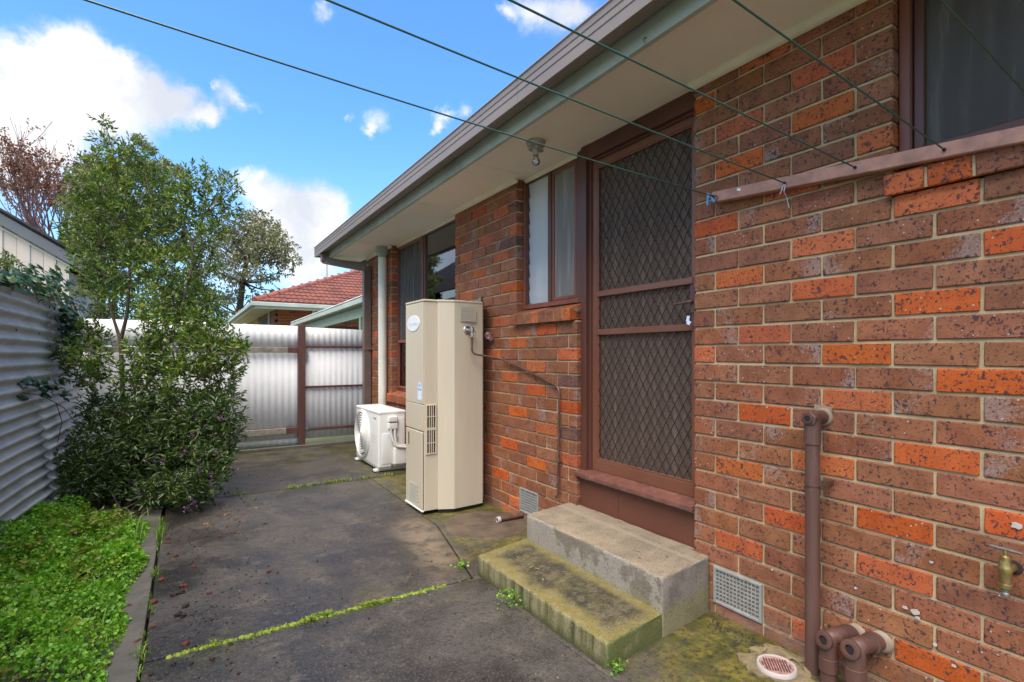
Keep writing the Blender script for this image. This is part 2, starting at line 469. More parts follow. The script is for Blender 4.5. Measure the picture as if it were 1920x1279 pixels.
M = {}
M['brown'] = brick_mat('brick_brown', (0.235, 0.083, 0.036), (0.335, 0.128, 0.059), 0.58)
M['orange'] = brick_mat('brick_orange', (0.44, 0.100, 0.028), (0.53, 0.132, 0.040), 0.0, 1.5)
M['dark'] = brick_mat('brick_dark', (0.135, 0.062, 0.040), (0.22, 0.095, 0.06), 0.6, 2.6)
M['mortar'] = paint('mortar', (0.47, 0.36, 0.205), 0.9, 0.2, 9, (0.20, 0.16, 0.10), 0.4, bmp=0.5, fine=160)
M['timber_brown'] = paint('brown_timber_paint', (0.105, 0.038, 0.025), 0.38, 0.2, 8, (0.20, 0.10, 0.075), 0.25, streak=True)
M['door_brown'] = paint('brown_powder_coat', (0.19, 0.075, 0.043), 0.32, 0.08, 4)
M['grille'] = paint('brown_grille_metal', (0.085, 0.035, 0.025), 0.4, 0.1, 20)
M['frame_red'] = paint('red_brown_window_frame', (0.24, 0.075, 0.042), 0.4, 0.2, 7, (0.10, 0.04, 0.03), 0.4, streak=True)
M['threshold'] = paint('worn_threshold_paint', (0.18, 0.070, 0.050), 0.42, 0.2, 12, (0.34, 0.22, 0.17), 0.45)
M['board'] = paint('brown_board_paint', (0.13, 0.045, 0.027), 0.45, 0.1, 4)
M['ledge'] = paint('weathered_ledge', (0.42, 0.37, 0.30), 0.8, 0.3, 40, (0.10, 0.07, 0.05), 0.8)
M['soffit'] = paint('soffit_sheet', (0.87, 0.80, 0.675), 0.7, 0.05, 1.2, (0.62, 0.54, 0.41), 0.25)
M['trim'] = paint('cream_trim', (0.78, 0.74, 0.56), 0.6, 0.08, 4, (0.30, 0.27, 0.20), 0.3)
M['fascia'] = paint('green_grey_fascia', (0.44, 0.49, 0.42), 0.45, 0.1, 3, (0.15, 0.18, 0.14), 0.3)
M['gutter'] = paint('taupe_gutter', (0.235, 0.190, 0.16), 0.38, 0.06, 3)
M['downpipe'] = paint('taupe_downpipe', (0.17, 0.125, 0.10), 0.4, 0.1, 5)
M['pvc_white'] = paint('cream_pipe_paint', (0.78, 0.76, 0.64), 0.4, 0.05, 5, (0.45, 0.42, 0.33), 0.2)
M['cap_green'] = paint('green_grey_cap', (0.33, 0.38, 0.33), 0.5, 0.05, 5)
M['heater'] = paint('cream_enamel', (0.56, 0.485, 0.36), 0.38, 0.05, 3.0, (0.40, 0.31, 0.20), 0.28, bmp=0.03, streak=True)
M['heater_white'] = paint('white_plaque', (0.74, 0.76, 0.74), 0.35, 0.02, 3)
M['print_pale'] = paint('pale_blue_print', (0.60, 0.66, 0.74), 0.4, 0.02, 3, bmp=0)
M['print_blue'] = paint('blue_print', (0.30, 0.42, 0.75), 0.4, 0.02, 3, bmp=0)
M['sticker'] = paint('pale_blue_sticker', (0.62, 0.70, 0.85), 0.4, 0.02, 3, bmp=0)
M['label'] = paint('cream_label', (0.56, 0.53, 0.43), 0.5, 0.03, 9, bmp=0)
M['label_tan'] = paint('tan_label', (0.45, 0.40, 0.30), 0.5, 0.03, 9, bmp=0)
M['print_grey'] = paint('grey_print', (0.28, 0.27, 0.24), 0.6, 0.03, 9, bmp=0)
M['black'] = paint('black_gap', (0.012, 0.011, 0.010), 0.7, 0.1, 9)
M['ac'] = paint('white_enamel', (0.73, 0.72, 0.67), 0.34, 0.03, 3, (0.55, 0.52, 0.44), 0.12, bmp=0.02)
M['ac_grey'] = paint('grey_blade_plastic', (0.42, 0.41, 0.39), 0.5, 0.05, 9)
M['ac_hose'] = paint('white_insulation', (0.62, 0.60, 0.55), 0.7, 0.08, 20)
M['chrome'] = paint('dull_chrome', (0.55, 0.53, 0.5), 0.25, 0.2, 30, metal=1.0)
M['copper'] = paint('weathered_copper', (0.16, 0.085, 0.065), 0.42, 0.3, 18, (0.26, 0.22, 0.20), 0.5, metal=0.5)
M['brass'] = paint('old_brass', (0.36, 0.27, 0.10), 0.42, 0.3, 40, (0.16, 0.13, 0.06), 0.6, metal=0.75)
M['steel'] = paint('grey_steel', (0.30, 0.29, 0.28), 0.4, 0.1, 20, metal=0.6)
M['vent'] = paint('galvanised_vent', (0.33, 0.33, 0.315), 0.5, 0.12, 25, (0.25, 0.21, 0.17), 0.35, metal=0.15)
M['pipe_brown'] = paint('brown_pipe_paint', (0.105, 0.050, 0.038), 0.45, 0.25, 9, (0.20, 0.13, 0.11), 0.4, streak=True)
M['collar'] = paint('pale_mortar_collar', (0.29, 0.22, 0.155), 0.8, 0.15, 25)
M['fence_white'] = paint('white_fence_sheet', (0.72, 0.715, 0.715), 0.85, 0.03, 9.0, (0.55, 0.51, 0.46), 0.16)
M['fence_grey'] = paint('galvanised_fence_sheet', (0.56, 0.55, 0.535), 0.55, 0.16, 3.0, (0.36, 0.33, 0.28), 0.45, metal=0.0)
M['fence_brown'] = paint('brown_fence_paint', (0.105, 0.042, 0.032), 0.5, 0.2, 9, (0.20, 0.12, 0.10), 0.3, streak=True)
M['fence_wood'] = paint('weathered_rail', (0.24, 0.215, 0.18), 0.85, 0.3, 14, (0.10, 0.085, 0.07), 0.6)
M['batten'] = paint('weathered_batten', (0.40, 0.205, 0.150), 0.6, 0.22, 16, (0.46, 0.30, 0.25), 0.45)
M['line'] = paint('green_plastic_line', (0.022, 0.085, 0.065), 0.35, 0.1, 30)
M['blue'] = paint('blue_plastic', (0.12, 0.32, 0.58), 0.45, 0.25, 60)
M['cord'] = paint('pale_blue_cord', (0.50, 0.53, 0.60), 0.7, 0.2, 60)
M['blind'] = paint('cream_blind', (0.86, 0.82, 0.62), 0.8, 0.04, 3)
M['room'] = paint('dim_room', (0.30, 0.28, 0.26), 0.9, 0.1, 2)
M['inner_door'] = paint('grey_inner_door', (0.40, 0.37, 0.33), 0.5, 0.1, 3)
M['bulb_base'] = paint('old_lamp_base', (0.40, 0.385, 0.34), 0.6, 0.25, 40, (0.18, 0.15, 0.12), 0.6)
M['tile'] = paint('terracotta_tile', (0.165, 0.050, 0.032), 0.85, 0.3, 2.5, (0.12, 0.055, 0.05), 0.5)
M['ridge'] = paint('ridge_tile', (0.27, 0.075, 0.045), 0.55, 0.2, 3)
M['carport_white'] = paint('pale_roof_sheet', (0.60, 0.62, 0.60), 0.5, 0.1, 3)
M['carport_green'] = paint('pale_green_fascia', (0.30, 0.36, 0.25), 0.5, 0.08, 3)
M['clad'] = paint('cream_cladding', (0.60, 0.52, 0.44), 0.6, 0.05, 2.5, streak=True)
M['barge'] = paint('blue_grey_barge', (0.125, 0.135, 0.145), 0.55, 0.06, 3)
M['dark_roof'] = paint('dark_roof', (0.035, 0.03, 0.03), 0.7, 0.2, 3)
M['bark'] = paint('bark', (0.105, 0.070, 0.050), 0.85, 0.3, 20, bmp=0.6, fine=60)
M['bark_dark'] = paint('dark_bark', (0.060, 0.045, 0.040), 0.9, 0.3, 6, bmp=0.5)
M['twig'] = paint('grey_brown_twig', (0.19, 0.115, 0.105), 0.9, 0.2, 4, bmp=0)
M['soil'] = paint('dark_soil', (0.060, 0.045, 0.033), 0.95, 0.3, 8, (0.12, 0.10, 0.05), 0.5, bmp=0.8, fine=50)
M['kerb'] = paint('kerb_concrete', (0.095, 0.085, 0.070), 0.75, 0.25, 6, (0.045, 0.042, 0.032), 0.6, bmp=0.5, fine=140)
M['far_ground'] = paint('far_ground', (0.09, 0.10, 0.05), 0.95, 0.3, 0.4)
M['stone_red'] = paint('red_scoria', (0.095, 0.024, 0.014), 0.9, 0.35, 60, bmp=0.8)
M['stone_dark'] = paint('dark_scoria', (0.028, 0.015, 0.013), 0.9, 0.35, 60, bmp=0.8)
M['patch'] = paint('brown_concrete_patch', (0.095, 0.065, 0.042), 0.7, 0.3, 7, (0.13, 0.105, 0.075), 0.6, bmp=0.4, fine=120)
M['rubble'] = paint('sandy_mortar_rubble', (0.20, 0.150, 0.080), 0.9, 0.3, 22, (0.20, 0.17, 0.06), 0.5, bmp=0.6)
M['drain_white'] = paint('worn_white_rim', (0.46, 0.40, 0.375), 0.5, 0.08, 30)
M['drain_red'] = paint('worn_red_cap', (0.36, 0.21, 0.18), 0.6, 0.35, 60, (0.18, 0.06, 0.045), 0.8)
M['drain_dark'] = paint('dark_red_tread', (0.10, 0.035, 0.03), 0.7, 0.2, 60)
M['path'] = concrete_path('wet_path_concrete', 0.55)
M['strip'] = concrete_path('mossy_wall_strip', 1.0)
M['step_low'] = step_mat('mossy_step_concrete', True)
M['step_up'] = step_mat('sandy_step_concrete', False)
M['leaf_shrub'] = leaf_mat('shrub_leaf', [(0.0, (0.042, 0.088, 0.014)), (0.4, (0.090, 0.160, 0.022)), (0.75, (0.17, 0.24, 0.028)), (1.0, (0.30, 0.335, 0.045))], 0.38, 0.3)
M['leaf_young'] = leaf_mat('young_shrub_leaf', [(0.0, (0.11, 0.16, 0.018)), (0.5, (0.21, 0.26, 0.026)), (1.0, (0.36, 0.37, 0.05))], 0.4, 0.35)
M['leaf_dark'] = leaf_mat('dark_bush_leaf', [(0.0, (0.034, 0.064, 0.018)), (0.5, (0.060, 0.108, 0.028)), (0.9, (0.12, 0.17, 0.036)), (1.0, (0.19, 0.21, 0.04))], 0.4, 0.2)
M['leaf_ivy'] = leaf_mat('ivy_leaf', [(0.0, (0.018, 0.045, 0.022)), (0.7, (0.035, 0.080, 0.035)), (1.0, (0.10, 0.15, 0.05))], 0.35, 0.12)
M['leaf_clover'] = leaf_mat('clover_leaf', [(0.0, (0.115, 0.28, 0.022)), (0.5, (0.185, 0.42, 0.034)), (0.93, (0.33, 0.54, 0.05)), (1.0, (0.50, 0.52, 0.08))], 0.5, 0.35)
M['grass'] = leaf_mat('grass_blade', [(0.0, (0.10, 0.21, 0.025)), (0.6, (0.19, 0.30, 0.035)), (1.0, (0.30, 0.36, 0.07))], 0.5, 0.35)
M['moss'] = leaf_mat('moss_tuft', [(0.0, (0.13, 0.20, 0.015)), (0.6, (0.24, 0.32, 0.022)), (1.0, (0.36, 0.40, 0.05))], 0.8, 0.3)
M['leaf_gum'] = leaf_mat('gum_leaf', [(0.0, (0.13, 0.13, 0.060)), (0.6, (0.22, 0.21, 0.105)), (1.0, (0.32, 0.29, 0.16))], 0.5, 0.25)
M['leaf_pale'] = leaf_mat('pale_tree_leaf', [(0.0, (0.15, 0.17, 0.07)), (0.6, (0.24, 0.26, 0.11)), (1.0, (0.34, 0.35, 0.18))], 0.6, 0.3)
M['leaf_mid'] = leaf_mat('mid_green_leaf', [(0.0, (0.06, 0.11, 0.02)), (0.6, (0.12, 0.18, 0.035)), (1.0, (0.22, 0.26, 0.06))], 0.5, 0.3)
M['seed'] = leaf_mat('brown_seed_head', [(0.0, (0.19, 0.075, 0.050)), (0.6, (0.31, 0.125, 0.080)), (1.0, (0.44, 0.21, 0.14))], 0.9, 0.1)
M['flower'] = leaf_mat('purple_flower', [(0.0, (0.16, 0.045, 0.22)), (0.6, (0.26, 0.08, 0.32)), (1.0, (0.42, 0.20, 0.45))], 0.6, 0.3)
M['leaf_dead'] = leaf_mat('dead_leaf', [(0.0, (0.22, 0.09, 0.025)), (0.6, (0.34, 0.16, 0.04)), (1.0, (0.40, 0.25, 0.10))], 0.6, 0.3)

def glass_mat(name, tint, clear):
    m = bpy.data.materials.new(name); m.use_nodes = True
    nt = m.node_tree; nt.nodes.clear()
    o = nt.nodes.new('ShaderNodeOutputMaterial')
    gl = N(nt, 'ShaderNodeBsdfGlossy', Color=(0.92, 0.95, 0.97, 1), Roughness=0.015)
    tr = N(nt, 'ShaderNodeBsdfTransparent', Color=c4(tint))
    fr = N(nt, 'ShaderNodeFresnel', IOR=1.5).outputs[0]
    f = math_(nt, 'ADD', clear, math_(nt, 'MULTIPLY', fr, 1.6), clamp=True)
    mx = N(nt, 'ShaderNodeMixShader', i0=f, i1=tr.outputs[0], i2=gl.outputs[0])
    nt.links.new(mx.outputs[0], o.inputs[0])
    return m
M['glass'] = glass_mat('window_glass', (0.96, 0.97, 0.96), 0.05)
M['louvre'] = glass_mat('white_reflection_louvre_glass', (0.90, 0.92, 0.91), 0.04)
_nt = M['louvre'].node_tree
_o = [n for n in _nt.nodes if n.type == 'OUTPUT_MATERIAL'][0]
_prev = _o.inputs[0].links[0].from_socket
_d = N(_nt, 'ShaderNodeBsdfDiffuse', Color=(0.80, 0.83, 0.84, 1))
_nt.links.new(N(_nt, 'ShaderNodeMixShader', i0=0.55, i1=_prev, i2=_d.outputs[0]).outputs[0], _o.inputs[0])  # white diffuse mixed into the clear blades, standing for a pale reflection
M['dull'] = paint('dull_tap_metal', (0.12, 0.105, 0.09), 0.5, 0.2, 60)
M['splat'] = paint('white_paint_splash', (0.50, 0.44, 0.40), 0.7, 0.1, 60)
M['bulb'] = glass_mat('bulb_glass', (0.90, 0.90, 0.88), 0.10)

def screen_mat(name, col, open_):
    m, nt, b, pos = new_mat(name)
    st = noise(nt, vmath(nt, 'MULTIPLY', pos, (1, 1, 0.06)), 22, 5, 0.6)
    c = mixc(nt, ramp(nt, st, 0.45, 0.8), col, tuple(min(1, k * 1.9 + 0.02) for k in col))
    setb(nt, b, c, 0.8)
    tr = N(nt, 'ShaderNodeBsdfTransparent', Color=(1, 1, 1, 1))
    mx = N(nt, 'ShaderNodeMixShader', i0=open_, i1=b.outputs[0], i2=tr.outputs[0])
    o = [n for n in nt.nodes if n.type == 'OUTPUT_MATERIAL'][0]
    nt.links.new(mx.outputs[0], o.inputs[0])
    return m
M['flyscreen'] = screen_mat('grey_flyscreen', (0.092, 0.083, 0.074), 0.30)
M['pale_screen'] = screen_mat('pale_flyscreen', (0.25, 0.235, 0.21), 0.30)
M['door_screen'] = screen_mat('door_flyscreen', (0.135, 0.103, 0.076), 0.42)
random.seed(7)
# ------------------------------------------------------------------ ground, path, kerb, bed
g = part('ground', MB().box(-700, 700, -700, 700, -0.6, -0.08), M['far_ground']); tag(g, kind='structure')
path = empty('path', (-1.4, 3, 0)); tag(path, kind='structure')
def slab(poly, m, top=0.0, nm='slab'):
    b = MB().prism(poly, top - 0.07, top)
    return part(nm, b, m, path, bevel=0.007, seg=2)
slab([(-2.242, -3.0), (-0.62, -3.0), (-0.64, 1.0), (-0.76, 1.46), (-0.765, 2.462), (-2.242, 2.475)], M['path'])
slab([(-2.242, 2.488), (-0.79, 2.475), (-0.60, 3.36), (-0.57, 4.985), (-2.235, 5.005)], M['path'])
slab([(-2.235, 5.018), (-0.57, 4.998), (-0.02, 5.03), (-0.02, 7.08), (-2.9, 7.08), (-2.9, 5.6)], M['path'])
slab([(-0.616, -3.0), (0.04, -3.0), (0.04, 7.0), (-0.016, 7.0), (-0.016, 5.02), (-0.562, 4.99), (-0.592, 3.36), (-0.782, 2.47), (-0.752, 1.46), (-0.632, 1.0)], M['strip'], -0.002)
# concrete curb strip under the back fence
ks = part('kerb', MB().box(-2.9, 0.0, 7.09, 7.135, -0.08, 0.035), M['kerb'], bevel=0.006); tag(ks, kind='structure')
k2 = empty('kerb', (-2.31, 2, 0)); tag(k2, kind='structure')
for a, b in ((-2.0, 0.7), (0.706, 2.31), (2.316, 3.95), (3.956, 5.4)):
    dx = random.uniform(-.004, .004)
    part('kerb_block', MB().box(-2.385 + dx, -2.252 + dx, a, b, -0.1, 0.012 + random.uniform(-.003, .003)), M['kerb'], k2, bevel=0.008, seg=2)
# soil of the garden bed: uneven sheet
bed = MB(); nx, ny = 14, 60
for j in range(ny + 1):
    for i in range(nx + 1):
        x = -3.35 + (0.96) * i / nx; y = -1.5 + 8.7 * j / ny
        bed.v.append((x, y, -0.012 + 0.03 * math.sin(3.1 * x + 2.3 * y) * math.sin(1.7 * y) + 0.02 * (i / nx < .5) + random.uniform(-.008, .008) - 0.03 * (i == nx)))
for j in range(ny):
    for i in range(nx):
        a = j * (nx + 1) + i
        bed.f.append((a, a + 1, a + nx + 2, a + nx + 1)); bed.m.append(0)
tag(part('garden_bed', bed, M['soil'], smooth=60), kind='structure')
# brown round patch of concrete beside the heater
cp = MB().lathe([(0.30, 0.0), (0.297, 0.005), (0.29, 0.007)], (-0.285, 3.20, -0.002), n=40)
tag(part('concrete_patch', cp, M['patch'], smooth=40), kind='structure')

# ------------------------------------------------------------------ the brick house
house = empty('brick_house', (1.5, 3.5, 0), 'single-storey orange and brown brick house with taupe gutter and brown doors', 'house')
Z0, CR = 1.255, 0.086
ORANGE = {'r': [(14, 1.29), (13, 1.6), (12, 1.05), (11, 1.4), (10, 1.05), (9, 1.41), (8, 0.86), (7, 1.16), (6, 1.53), (4, 1.05), (3, 1.42), (2, 1.05), (0, 1.29), (5, 0.69), (3, 0.52), (1, 0.69), (-1, 1.59), (-1, 0.93), (-3, 0.93), (-4, 1.29), (-7, 1.41), (-6, 1.05), (-2, 0.57), (-5, 0.69), (-9, 1.2), (-11, 1.41), (-14, 1.15), (-8, 0.81), (-7, 0.52), (-10, 0.81), (-13, 0.7)],
          'l': [(1, 2.87), (0, 3.23), (-1, 3.57), (-1, 2.65), (-2, 2.99), (-3, 3.34), (-4, 2.99), (-5, 2.64), (-6, 3.22), (-7, 2.87), (-9, 3.34), (-10, 3.61), (-9, 2.64), (-10, 2.98), (-12, 3.44), (-14, 3.26), (-15, 3.4), (2, 3.49),
                (14, 4.19), (13, 3.83), (12, 3.48), (11, 4.25), (10, 3.71), (10, 3.29), (9, 4.07), (8, 3.48), (7, 3.84), (7, 4.25), (5, 3.36), (5, 4.07)]}
DARK = [(-3, 2.6), (-7, 2.6), (9, 3.3), (12, 3.3)]
def cuts(a, b, perps):
    ps = sorted(p for p in perps if a + 0.03 < p < b - 0.03)
    e = [a - 0.005] + ps + [b + 0.005]
    return [(e[i] + 0.005, e[i + 1] - 0.005) for i in range(len(e) - 1)]
rows = []                       # (k, y0, y1, side)
for k in range(-15, 15):
    zc = Z0 + CR * (k + .5)
    odd = k % 2 != 0
    pr = [(1.533 if odd else 1.413) - .24 * n for n in range(12)]
    pl = [(2.755 if odd else 2.634) + .242 * n for n in range(-1, 20)]
    segs = []
    if k == 6: segs.append((0.835, 1.649, pr, 'r'))
    elif zc > 1.8: segs.append((0.812, 1.649, pr, 'r'))
    elif k in (-14, -13): segs += [(-0.9, 1.291, pr, 'r'), (1.543, 1.649, pr, 'r')]
    else: segs.append((-0.9, 1.649, pr, 'r'))
    if k in (-14, -13): segs += [(2.542, 2.962, pl, 'l'), (3.206, 6.99, pl, 'l')]
    elif k <= -8: segs.append((2.542, 6.99, pl, 'l'))
    else:
        if k <= 1: segs.append((2.542, 4.298, pl, 'l'))
        elif k == 2: segs.append((3.29, 4.298, pl, 'l'))
        else: segs.append((3.254, 4.298, pl, 'l'))
        segs.append((6.04, 6.99, pl, 'l'))
    for a, b, p, sd_ in segs:
        for y0, y1 in cuts(a, b, p):
            rows.append((k, y0, y1, sd_))
BM_CACHE = {}
def brick_mesh(L, H=0.076, D=0.10, kind='brown'):
    var = random.randrange(4)
    key = (kind, round(L, 3), var)
    if key in BM_CACHE: return BM_CACHE[key]
    b = MB().box(0, D, -L / 2, L / 2, -H / 2, H / 2)
    me = b.mesh('brick', M[kind], bevel=0.0035, seg=1)
    for v in me.vertices:                    # worn, slightly uneven arrises
        v.co += Vector((random.uniform(0, .0016), random.uniform(-.0013, .0013), random.uniform(-.0013, .0013)))
    uvl = me.uv_layers.new(name='UVMap')
    for lp in me.loops:
        co = me.vertices[lp.vertex_index].co
        uvl.data[lp.index].uv = (co.y / L + .5, co.z / H + .5)
    BM_CACHE[key] = me
    return me
items = []
for k, y0, y1, sd_ in rows:
    orange = any(kk == k and y0 - .004 <= yy <= y1 + .004 for kk, yy in ORANGE[sd_])
    if not orange and (y0 > 4.3 or y1 < 0.42): orange = random.random() < 0.2
    kind = 'orange' if orange else 'brown'
    if not orange and sd_ == 'l' and any(kk == k and y0 - .02 <= yy <= y1 + .02 for kk, yy in DARK): kind = 'dark'
    zc = Z0 + CR * (k + .5)
    yc = (y0 + y1) / 2
    d = math.hypot(yc, 2.096)
    seen = 0.40 < y1 and not (3.70 < yc < 4.0 and zc < 1.55) and not (1.5 < yc < 2.3 and zc < .2)
    items.append((0 if seen else 1, d, kind, y0, y1, zc))
items.sort()
stuff = MB(); stuff_uv = []; n_single = 0
for s, d, kind, y0, y1, zc in items:
    L = y1 - y0
    off = (random.uniform(-.0022, .0022), (y0 + y1) / 2 + random.uniform(-.001, .001), zc + random.uniform(-.0012, .0012))
    rot = (random.uniform(-.006, .006), 0, random.uniform(-.006, .006))
    if s == 0 and n_single < 297:
        o = put('brick', brick_mesh(L, kind=kind), house, off)
        o.rotation_euler = rot
        n_single += 1
    else:
        me = brick_mesh(L, kind=kind)
        mi = {'brown': 0, 'orange': 1, 'dark': 2}[kind]
        R_ = Euler(rot).to_matrix(); b0 = len(stuff.v)
        stuff.v.extend([tuple(R_ @ v.co + Vector(off)) for v in me.vertices])
        for p in me.polygons:
            stuff.f.append(tuple(b0 + i for i in p.vertices)); stuff.m.append(mi)
            stuff_uv.extend([me.uv_layers[0].data[li].uv[:] for li in p.loop_indices])
me = bpy.data.meshes.new('brickwork'); me.from_pydata(stuff.v, [], stuff.f)
for kd in ('brown', 'orange', 'dark'): me.materials.append(M[kd])
me.polygons.foreach_set('material_index', stuff.m)
uvl = me.uv_layers.new(name='UVMap'); uvl.data.foreach_set('uv', [c for q in stuff_uv for c in q])
bw = put('brickwork', me, house); bw['kind'] = 'stuff'
# mortar core of the walls, set back behind the brick faces
RJ = 0.0085
mm = MB()
mm.box(RJ, 0.112, -0.9, 1.643, -0.08, 1.762)
mm.box(RJ + .0003, 0.1115, 0.818, 1.643, 1.7622, 2.56)
mm.box(RJ, 0.112, 2.548, 6.984, -0.08, 0.60)
mm.box(RJ + .0003, 0.1115, 2.548, 4.292, 0.6002, 1.43)
mm.box(RJ + .0006, 0.111, 3.260, 4.292, 1.4302, 2.56)
mm.box(RJ + .0003, 0.1115, 6.046, 6.984, 0.6002, 2.56)
part('mortar', mm, M['mortar'], house)
# rest of the shell: inner lining, floor, far walls, roof
sh = MB()
sh.box(0.30, 4.2, -0.9, 7.0, 2.60, 2.64)
sh.box(0.30, 4.2, -0.9, 7.0, 0.30, 0.34)
sh.box(4.2, 4.3, -0.9, 7.0, 0.0, 2.64)
sh.box(0.12, 4.3, -1.0, -0.905, 0.0, 2.64)
sh.box(0.12, 4.3, 6.9, 6.98, 0.0, 2.64)
sh.box(0.30, 4.2, 1.70, 1.76, 0.34, 2.60)
sh.box(0.30, 4.2, 4.30, 4.36, 0.34, 2.60)
part('inner_wall', sh, M['room'], house)
rf = MB()
rf.prism_y([(-0.60, 2.665), (4.6, 4.35), (9.8, 2.665), (9.8, 2.61), (4.6, 4.27), (-0.57, 2.60)], -1.5, 7.40)
part('roof', rf, M['tile'], house)
# eaves
ysf = [-1.2, 1.57, 3.146, 4.213, 6.011, 7.35]
for a, b in zip(ysf[:-1], ysf[1:]):
    part('soffit_panel', MB().box(-0.462, -0.004 if b < 7.2 else 0.0, a + .003, b - .003, 2.531, 2.540), M['soffit'], house)
part('soffit_panel', MB().box(0.0, 0.115, -1.2, 7.0, 2.5325, 2.5415), M['soffit'], house)
for y in ysf[1:-1]: part('joint_strip', MB().box(-0.46, 0.0, y - .005, y + .005, 2.5288, 2.5325), M['soffit'], house)
fa = MB().prism_y([(-0.489, 2.497), (-0.489, 2.64), (-0.468, 2.64), (-0.468, 2.530), (-0.462, 2.530), (-0.462, 2.497)], -1.2, 3.30)
part('fascia', fa, M['fascia'], house, bevel=0.002)
fa = MB().prism_y([(-0.490, 2.496), (-0.490, 2.64), (-0.468, 2.64), (-0.468, 2.530), (-0.461, 2.530), (-0.461, 2.496)], 3.303, 5.55)
part('fascia', fa, M['fascia'], house, bevel=0.002)
fa = MB().prism_y([(-0.489, 2.497), (-0.489, 2.64), (-0.468, 2.64), (-0.468, 2.530), (-0.462, 2.530), (-0.462, 2.497)], 5.553, 7.36)
part('fascia', fa, M['fascia'], house, bevel=0.002)
part('fascia', MB().box(-0.455, 6.0, 7.362, 7.382, 2.50, 2.62), M['fascia'], house, bevel=0.002)
prof = [(-0.492, 2.590), (-0.520, 2.575), (-0.600, 2.550), (-0.606, 2.552), (-0.607, 2.596), (-0.6035, 2.599), (-0.6035, 2.606), (-0.607, 2.609), (-0.607, 2.634), (-0.6035, 2.637), (-0.6035, 2.643),
        (-0.607, 2.646), (-0.608, 2.672), (-0.614, 2.680), (-0.608, 2.690), (-0.595, 2.688), (-0.592, 2.60), (-0.492, 2.61)]
for a, b in ((-1.2, 2.30), (2.303, 7.44)):
    gt = MB().prism_y(prof, a, b)
    part('gutter', gt, M['gutter'], house)
part('gutter', MB().prism([(-0.607, 7.442), (6.0, 7.442), (6.0, 7.45), (-0.607, 7.45)], 2.552, 2.688).box(-0.607, 6, 7.384, 7.4415, 2.552, 2.56), M['gutter'], house)
tr = MB()
def quad(x, y0, y1):
    tr.prism_y([(x, 2.499), (x, 2.5305), (x - .032, 2.5305), (x - .031, 2.520), (x - .022, 2.506), (x - .010, 2.500)], y0, y1)
quad(-0.002, 0.78, 1.66); quad(0.066, 1.66, 2.46); quad(0.088, 2.46, 3.24); quad(-0.002, 3.225, 4.32); quad(0.088, 4.32, 6.03); quad(-0.002, 6.02, 7.02); quad(0.066, -0.9, 0.78)
part('cornice_trim', tr, M['trim'], house, smooth=35)

# ------------------------------------------------------------------ doors
ds = empty('door_opening', (0.08, 2.09, .26)); ds.parent = house; ds.location = Vector((0.08, 2.09, .26)) - WLOC[house]
ds.name = 'security_door'
fr = MB()
fr.box(0.068, 0.094, 2.432, 2.487, 0.487, 2.432); fr.box(0.068, 0.094, 1.660, 1.708, 0.487, 2.432)
fr.box(0.0683, 0.0937, 1.7082, 2.4318, 0.487, 0.556); fr.box(0.0683, 0.0937, 1.7082, 2.4318, 2.380, 2.4317)
part('door_frame', fr, M['door_brown'], ds, bevel=0.004, seg=2)
bead = MB()
for a, b, c, d in ((2.420, 2.4315, .5565, 2.3795), (1.7087, 1.720, .5565, 2.3795)): bead.box(0.0725, 0.090, a, b, c, d)
bead.box(0.0725, 0.090, 1.7205, 2.4195, 0.5565, 0.567); bead.box(0.0725, 0.090, 1.7205, 2.4195, 2.369, 2.3795)
part('glazing_bead', bead, M['door_brown'], ds, bevel=0.0015)
for z in (1.349, 1.587):
    part('door_rail', MB().box(0.066, 0.088, 1.7092, 2.431, z - .018, z + .018), M['door_brown'], ds, bevel=0.003)
# expanded diamond grille
def grille(y0, y1, z0, z1, pw=0.0555, ph=0.094):
    b = MB()
    sl = ph / pw
    for sgn in (1, -1):
        c = -40
        n = int((y1 - y0) / pw + (z1 - z0) / ph) + 4
        for i in range(-n, n + 1):
            # line z = z0 + sgn*sl*(y - y0) + i*ph
            pts = []
            for y in (y0, y1):
                z = z0 + sgn * sl * (y - y0) + i * ph
                pts.append((y, z))
            (ya, za), (yb, zb) = pts
            lo, hi = 0.0, 1.0
            dz = zb - za
            t0, t1 = (z0 - za) / dz, (z1 - za) / dz
            lo, hi = max(0, min(t0, t1)), min(1, max(t0, t1))
            if hi - lo < 0.01: continue
            p = (0.077 + .002 * sgn, ya + (yb - ya) * lo, za + dz * lo); q = (0.077 + .002 * sgn, ya + (yb - ya) * hi, za + dz * hi)
            b.bar(p, q, 0.0052 if sgn > 0 else 0.0036, 0.0045, up=(1, 0, 0.5 * sgn))
    return b
gb = MB()
for z0, z1 in ((0.568, 1.330), (1.368, 1.568), (1.606, 2.368)):
    q = grille(1.7205, 2.4195, z0, z1)
    gb.add(q.v, q.f)
gr = part('diamond_grille', gb, M['grille'], ds); gr['kind'] = 'stuff'
part('flyscreen', MB().box(0.0915, 0.093, 1.7205, 2.4195, 0.5565, 2.3795), M['door_screen'], ds)
lk = MB().box(0.040, 0.066, 1.672, 1.704, 1.42, 1.56).tube([(0.05, 1.69, 1.475), (0.03, 1.69, 1.475), (0.027, 1.70, 1.475), (0.027, 1.80, 1.468)], [.009, .009, .009, .006], 8)
part('door_handle', lk, M['pipe_brown'], ds, bevel=0.0015)
part('latch_tag', MB().obox((0.035, 1.712, 1.39), (.006, .014, .03), (0.2, 0.1, 0.4)).obox((0.034, 1.706, 1.37), (.005, .02, .02), (0.5, 0.1, 0.2)), M['sticker'], ds)
tf = MB()
tf.box(0.030, 0.112, 2.490, 2.5385, 0.44, 2.5285)
tf.box(0.0303, 0.112, 1.6525, 1.657, 0.44, 2.5285)
